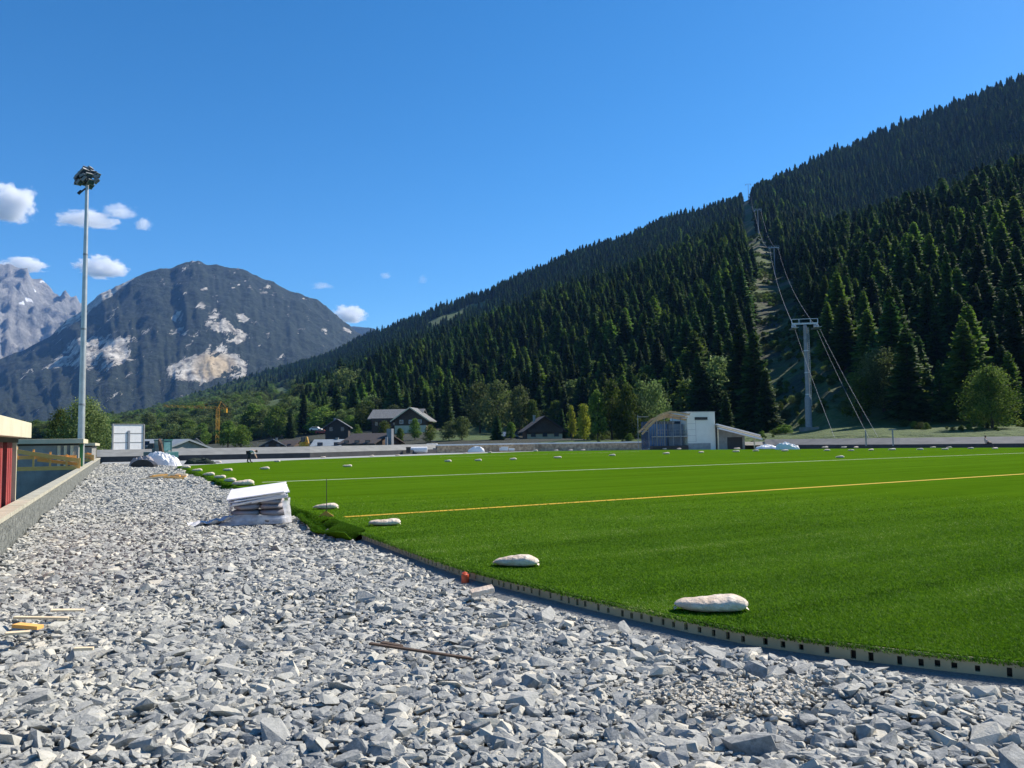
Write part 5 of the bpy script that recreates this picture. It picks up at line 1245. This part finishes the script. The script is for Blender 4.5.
YEL = [(crown_mesh('leafy_crown', broad(80+i, 20, 2600, [.30,.34][i], .06), M['yellow_leaves']), trunk_mesh('leafy_trunk','broad',i+8)) for i in range(2)]
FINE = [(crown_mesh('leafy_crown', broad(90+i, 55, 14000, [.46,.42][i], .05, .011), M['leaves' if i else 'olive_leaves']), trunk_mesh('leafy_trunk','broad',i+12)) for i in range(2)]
KIN = {'spruce': CON, 'larch': LAR, 'broad': BRO, 'olive': OLI, 'yellow': YEL, 'fine': FINE}
CATN = {'spruce': 'spruce_tree', 'larch': 'larch_tree', 'broad': 'leafy_tree', 'olive': 'leafy_tree', 'yellow': 'leafy_tree', 'fine': 'leafy_tree'}
CATL = {'spruce': 'spruce tree', 'larch': 'larch tree', 'broad': 'leafy tree', 'olive': 'leafy tree', 'yellow': 'leafy tree', 'fine': 'leafy tree'}
def plant(kind, x, y, z, h, wide, lab, grp, vi=None, spin=None):
    cr, tk = KIN[kind][(vi if vi is not None else random.randrange(99)) % len(KIN[kind])]
    o = bpy.data.objects.new(CATN[kind], None); COL.objects.link(o); o.location = (x, y, z); o.rotation_euler = (0,0,spin if spin is not None else random.random()*6.28); o.scale = (h*wide, h*wide, h); o.empty_display_size = .1
    tag(o, lab, CATL[kind], grp)
    for nm, me in (('crown', cr), ('trunk', tk)):
        c_ = bpy.data.objects.new(nm, me); COL.objects.link(c_); c_.parent = o
    return o
# single trees placed where the photograph shows them: kind, px, top py, foot py, distance, relative width
SOLO = [('fine',84,397,456,112,1.3,'broad bushy tree behind the floodlight mast',None),
 ('fine',60,406,456,116,.95,'dark leafy tree left of the floodlight mast',None),
 ('fine',993,363,440,116,.98,'large broad leafy tree at the right edge behind the seated worker',None),
 ('fine',885,347,429,143,.95,'pale leafy tree at the foot of the spruces right of the cables',None),
 ('broad',910,356,429,146,1.0,'leafy tree between the pale one and the bare spruce stem',None),
 ('broad',862,374,429,140,1.0,'low leafy tree just above the point where the cables end',None),
 ('spruce',845,330,428,190,1.0,'spruce at the right border of the lift clearing',None),
 ('yellow',584,402,441,165,.9,'slim yellow green tree left of the big light green trees',None),
 ('yellow',572,404,441,172,.6,'pale topped slim tree touching the yellow green one',None),
 ('broad',612,378,441,160,.80,'tallest light green tree behind the scaffold frame',None),
 ('broad',628,383,441,158,.72,'light green tree just right of the tallest one behind the scaffold frame',None),
 ('broad',598,388,441,158,.72,'light green tree left of the tallest one behind the scaffold frame',None),
 ('olive',642,378,441,162,.62,'grey green tree with a bare stem behind the curved roof',None),
 ('olive',656,378,441,164,.62,'brownish grey tree behind the middle of the curved roof',None),
 ('spruce',727,391,441,150,1.5,'small young spruce over the right side of the grey tower',None),
 ('broad',786,424,442,140,1.4,'low light green bush right of the sloping timber roof',None),
 ('broad',776,428,442,140,1.3,'low bush touching the low end of the timber roof',None),
 ('spruce',757,330,441,165,1.25,'tall spruce at the left border of the lift clearing',None),
 ('spruce',743,322,441,170,1.2,'tall spruce second from the lift clearing border',None),
 ('spruce',700,350,441,175,1.2,'dark spruce rising behind the grey tower',None),
 ('spruce',768,368,440,160,1.2,'shorter spruce standing inside the left border of the clearing',None),
 ('olive',720,352,441,178,.9,'leafy tree among the spruces above the timber roof',None),
 ('olive',498,378,434,245,1.0,'broad pale green tree left of the wide gabled chalet',None),
 ('olive',520,384,434,240,.9,'pale green tree beside the chalet gable',None),
 ('olive',480,380,434,255,.9,'pale green tree leftmost of the clump left of the gabled chalet',None),
 ('broad',533,398,434,238,.9,'round tree right above the gabled chalet roof',None),
 ('spruce',497,414,441,200,1.7,'small spruce in front of the pale green trees',None),
 ('broad',511,421,441,200,1.0,'small bushy tree left of the gabled chalet wall',None),
 ('olive',462,415,441,205,1.2,'scrubby grey green tree on the meadow',None),
 ('olive',449,420,441,205,1.2,'lower scrubby tree left of the one on the meadow',None),
 ('spruce',562,408,436,215,1.5,'small spruce right of the gabled chalet',None),
 ('broad',415,418,441,215,.9,'small tree before the large chalet gable',None),
 ('broad',384,420,440,225,1.0,'small tree below the left part of the large chalet',None),
 ('broad',357,424,440,215,1.1,'bright green bush right of the dark gabled house',None),
 ('broad',430,424,443,200,1.0,'dark bush right below the large chalet',None),
 ('broad',400,427,443,205,1.1,'bush between the dark brown roof and the large chalet',None),
 ('olive',345,366,425,420,.85,'tall pale willow like tree above the dark gabled house',None),
 ('olive',328,378,425,430,.9,'pale tree left of the willow like one',None),
 ('broad',362,402,432,300,.9,'round tree above the dark gabled house roof',None),
 ('olive',300,383,415,520,1.2,'rounded grey green tree above the small meadow',None),
 ('olive',222,400,432,470,1.3,'broad pale tree behind the crane mast',None),
 ('spruce',290,412,440,300,1.4,'spruce at the foot of the small meadow',None),
 ('broad',252,402,442,340,1.0,'large leafy tree right of the crane',None),
 ('broad',276,405,444,320,1.0,'large leafy tree left of the small meadow',None),
 ('broad',228,420,446,260,1.3,'dark green tree right of the blue grey roof',None),
 ('broad',241,424,447,250,1.3,'dark green bush tree above the bending worker',None),
 ('broad',205,428,446,300,1.0,'green tree directly below the crane',None),
 ('olive',174,412,444,420,1.1,'pale green tree under the crane jib',None),
 ('olive',148,412,444,430,1.1,'pale green tree right behind the white container',None)]
scr_h = []
for q in SOLO:
    kind, px, pyt, pyb, dist, wd_, lab, grp = q; p = D(px, pyb, dist); k = dist/F; H = (pyb-pyt)*k
    gz = float(hill_z(p.x, p.y)); H2 = H+(p.z-gz)
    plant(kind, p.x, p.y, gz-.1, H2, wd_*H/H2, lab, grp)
# leafless lower stem tree at right is a plain spruce with a long bare trunk
p = D(955,428,160); 
plant('spruce', p.x, p.y, float(hill_z(p.x,p.y)), 24, .75, 'spruce with a long bare lower stem left of the broad tree at right', None, 3)

# forest scatter
def scatter_forest(n, rmin, rmax):
    a = R(-50)+(R(96))*rng.random(n); r_ = np.sqrt(rmin**2+(rmax**2-rmin**2)*rng.random(n)); return np.sin(a)*r_, np.cos(a)*r_
# poisson-like thinning on a jittered grid
def grid_pts(r0, r1, sp):
    g = np.arange(-r1, r1, sp); gx_, gy_ = np.meshgrid(g, np.arange(0, r1, sp)); x = gx_.ravel()+rng.uniform(-.42,.42,gx_.size)*sp; y = gy_.ravel()+rng.uniform(-.42,.42,gx_.size)*sp
    r_ = np.hypot(x,y); a = np.arctan2(x,y); k = (r_ > r0) & (r_ <= r1) & (a > R(-48)) & (a < R(44)); return x[k], y[k]
PX=[];PY=[]
for r0, r1, sp in ((140,560,6.0),(560,1000,6.6),(1000,1600,7.8),(1600,2300,10.5)):
    x, y = grid_pts(r0, r1, sp); PX.append(x); PY.append(y)
x = np.concatenate(PX); y = np.concatenate(PY); z = hill_z(x, y); P = np.stack([x, y, z], 1); px, py = proj(P)
r_ = np.hypot(x, y); base_r = np.interp(np.arctan2(x, y), [AE(q,440)[0] for q in (-400,0,130,200,300,370,440,500,560,640,700,760,830,900,1024,1400)], [700,560,430,380,330,300,285,262,232,190,180,168,168,150,150,150])
keep = (corridor(x, y) > rng.normal(1.5,2.0,len(x))) & ((meadow(P) > 1.0+rng.normal(0,.15,len(x))+(fbm(x/22, y/22, 3, 91)-.5)*2.4) | (r_ > 1520)) & (r_ > base_r) & (px > -140) & (px < 1180)
# leave the grass by the pylon free, and hidden back slopes
keep &= ~((px > 765) & (px < 860) & (r_ < 190))
keep &= (r_ < 2250)
x, y, z, P, px, py, r_ = (q[keep] for q in (x, y, z, P, px, py, r_))
n = len(x)
H = 17+9*rng.random(n)*(fbm(x/60, y/60, 3, 77)+.3); H *= np.interp(r_, [150,600,1400,2200], [.74,.82,.80,.75]); H *= .7+.55*rng.random(n)
ages = fbm(x/45, y/45, 3, 70)
lowleft = np.clip((400-px)/120, 0, 1)*np.clip((py-366)/22, 0, 1)
mixr = rng.random(n); pb = .80*lowleft+.20*np.clip((py-380)/25,0,1)*(px < 760); 
isb = mixr < pb; isl = (~isb) & (rng.random(n) < (.04+.26*(ages > .56)*(r_ < 800)))
kind = np.where(isb, np.where(rng.random(n) < .5, 2, 3), np.where(isl, 1, 0))
H = np.where(isb, H*.62, H); WD = np.where(isb, 1.1+.5*rng.random(n), 1.15+.6*rng.random(n))
apparent = H/r_
vis = (px > 0) & (px < 1024)
KN = ['spruce','larch','broad','olive']
done = np.zeros(n, bool)
order = np.argsort(-apparent*vis)
quota = {0: 225, 1: 90, 2: 90, 3: 70}
zones = [(-1e9,330,'in the valley woods left of the large chalet'),(330,470,'on the slope above the large chalet'),(470,600,'on the slope above the wide gabled chalet'),(600,775,'on the slope between the clubhouse and the lift clearing'),(775,1e9,'on the slope right of the lift clearing')]
look = ['dark green spruce','lighter green larch','green leafy tree','grey green leafy tree']
for i in order:
    k_ = int(kind[i])
    if quota[k_] <= 0 or not vis[i]: 
        if sum(quota.values()) <= 0: break
        continue
    quota[k_] -= 1; done[i] = True
    zn = next(q for q in zones if q[0] <= px[i] < q[1])[2]
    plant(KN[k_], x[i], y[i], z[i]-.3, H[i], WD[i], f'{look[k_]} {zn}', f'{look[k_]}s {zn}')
# the rest of the wood: one object, instanced
src = bpy.data.collections.new('forest_source'); kinds_src = []
def merged(name, cr, tk):
    bm = bmesh.new(); bm.from_mesh(cr); nf = len(bm.faces); bm.from_mesh(tk); bm.faces.ensure_lookup_table()
    for f_ in bm.faces[nf:]: f_.material_index = 1
    me = bpy.data.meshes.new(name); bm.to_mesh(me); bm.free(); me.materials.clear(); me.materials.append(cr.materials[0]); me.materials.append(M['bark']); return me
lst = CON+LAR+BRO+OLI; groups = [(0,6),(6,3),(9,4),(13,2)]
for i, (cr, tk) in enumerate(lst):
    o = bpy.data.objects.new('tree_%02d' % i, merged('tree', cr, tk)); src.objects.link(o)
rest = np.where(~done)[0]; m_ = len(rest)
idx = np.array([groups[k_][0] for k_ in kind[rest]])+(rng.random(m_)*np.array([groups[k_][1] for k_ in kind[rest]])).astype(int)
me = bpy.data.meshes.new('forest'); me.vertices.add(m_); me.vertices.foreach_set('co', np.stack([x[rest], y[rest], z[rest]-.3], 1).astype(np.float32).ravel())
a = me.attributes.new('pick', 'INT', 'POINT'); a.data.foreach_set('value', idx.astype(np.int32))
a = me.attributes.new('size', 'FLOAT_VECTOR', 'POINT'); a.data.foreach_set('vector', np.stack([H[rest]*WD[rest], H[rest]*WD[rest], H[rest]], 1).astype(np.float32).ravel())
a = me.attributes.new('spin', 'FLOAT_VECTOR', 'POINT'); a.data.foreach_set('vector', np.stack([rng.normal(0,.02,m_), rng.normal(0,.02,m_), rng.random(m_)*6.28], 1).astype(np.float32).ravel())
fo = bpy.data.objects.new('forest', me); COL.objects.link(fo)
tag(fo, 'dense spruce forest covering the hillside', None, None, 'stuff')
ng = bpy.data.node_groups.new('forest_nodes', 'GeometryNodeTree'); ng.interface.new_socket('Geometry', in_out='INPUT', socket_type='NodeSocketGeometry'); ng.interface.new_socket('Geometry', in_out='OUTPUT', socket_type='NodeSocketGeometry')
gi = ng.nodes.new('NodeGroupInput'); go = ng.nodes.new('NodeGroupOutput'); ip = ng.nodes.new('GeometryNodeInstanceOnPoints'); ci = ng.nodes.new('GeometryNodeCollectionInfo')
ci.inputs['Collection'].default_value = src; ci.inputs['Separate Children'].default_value = True; ci.inputs['Reset Children'].default_value = True
def na(nm, ty):
    q = ng.nodes.new('GeometryNodeInputNamedAttribute'); q.data_type = ty; q.inputs['Name'].default_value = nm
    return [s_ for s_ in q.outputs if s_.enabled and s_.name == 'Attribute'][0]
ip.inputs['Pick Instance'].default_value = True
e2 = ng.nodes.new('FunctionNodeEulerToRotation')
ng.links.new(gi.outputs[0], ip.inputs['Points']); ng.links.new(ci.outputs[0], ip.inputs['Instance']); ng.links.new(na('pick','INT'), ip.inputs['Instance Index'])
ng.links.new(na('spin','FLOAT_VECTOR'), e2.inputs[0]); ng.links.new(e2.outputs[0], ip.inputs['Rotation']); ng.links.new(na('size','FLOAT_VECTOR'), ip.inputs['Scale']); ng.links.new(ip.outputs[0], go.inputs[0])
md = fo.modifiers.new('forest', 'NODES'); md.node_group = ng
# scrub on the clearing and along the foot of the slope
g = []
gx_ = rng.uniform(-150, 260, 60000); gy_ = rng.uniform(95, 640, 60000); cz_ = corridor(gx_, gy_); rq = np.hypot(gx_, gy_)
foot = (rq > 128) & (rq < 215) & (gx_ > 15) & (fbm(gx_/9, gy_/9, 3, 55) > .46)
clr = (cz_ < 3) & (gy_ > 150) & (fbm(gx_/12, gy_/12, 3, 57) > .46)
dens = np.where(foot, .45, np.where(clr, .85, 0)); kk = (rng.random(60000) < dens) & ~((np.abs(gx_-tops[0].x) < 9) & (gy_ < 150))
sx_, sy_ = gx_[kk], gy_[kk]; sn = len(sx_); sh_ = .7+1.8*rng.random(sn)**2; sh_ = np.where(np.hypot(sx_, sy_) < 150, sh_*.6, sh_)
me = bpy.data.meshes.new('undergrowth'); me.vertices.add(sn); me.vertices.foreach_set('co', np.stack([sx_, sy_, hill_z(sx_, sy_)-.15*sh_], 1).astype(np.float32).ravel())
a = me.attributes.new('pick', 'INT', 'POINT'); a.data.foreach_set('value', (9+rng.integers(0, 6, sn)).astype(np.int32))
a = me.attributes.new('size', 'FLOAT_VECTOR', 'POINT'); a.data.foreach_set('vector', np.stack([sh_*1.7, sh_*1.7, sh_], 1).astype(np.float32).ravel())
a = me.attributes.new('spin', 'FLOAT_VECTOR', 'POINT'); a.data.foreach_set('vector', np.stack([np.zeros(sn), np.zeros(sn), rng.random(sn)*6.28], 1).astype(np.float32).ravel())
uo = bpy.data.objects.new('undergrowth', me); COL.objects.link(uo); tag(uo, 'low scrub on the lift clearing and slope foot', None, None, 'stuff')
md = uo.modifiers.new('scrub', 'NODES'); md.node_group = ng
print('TREES', n, 'instanced', m_)
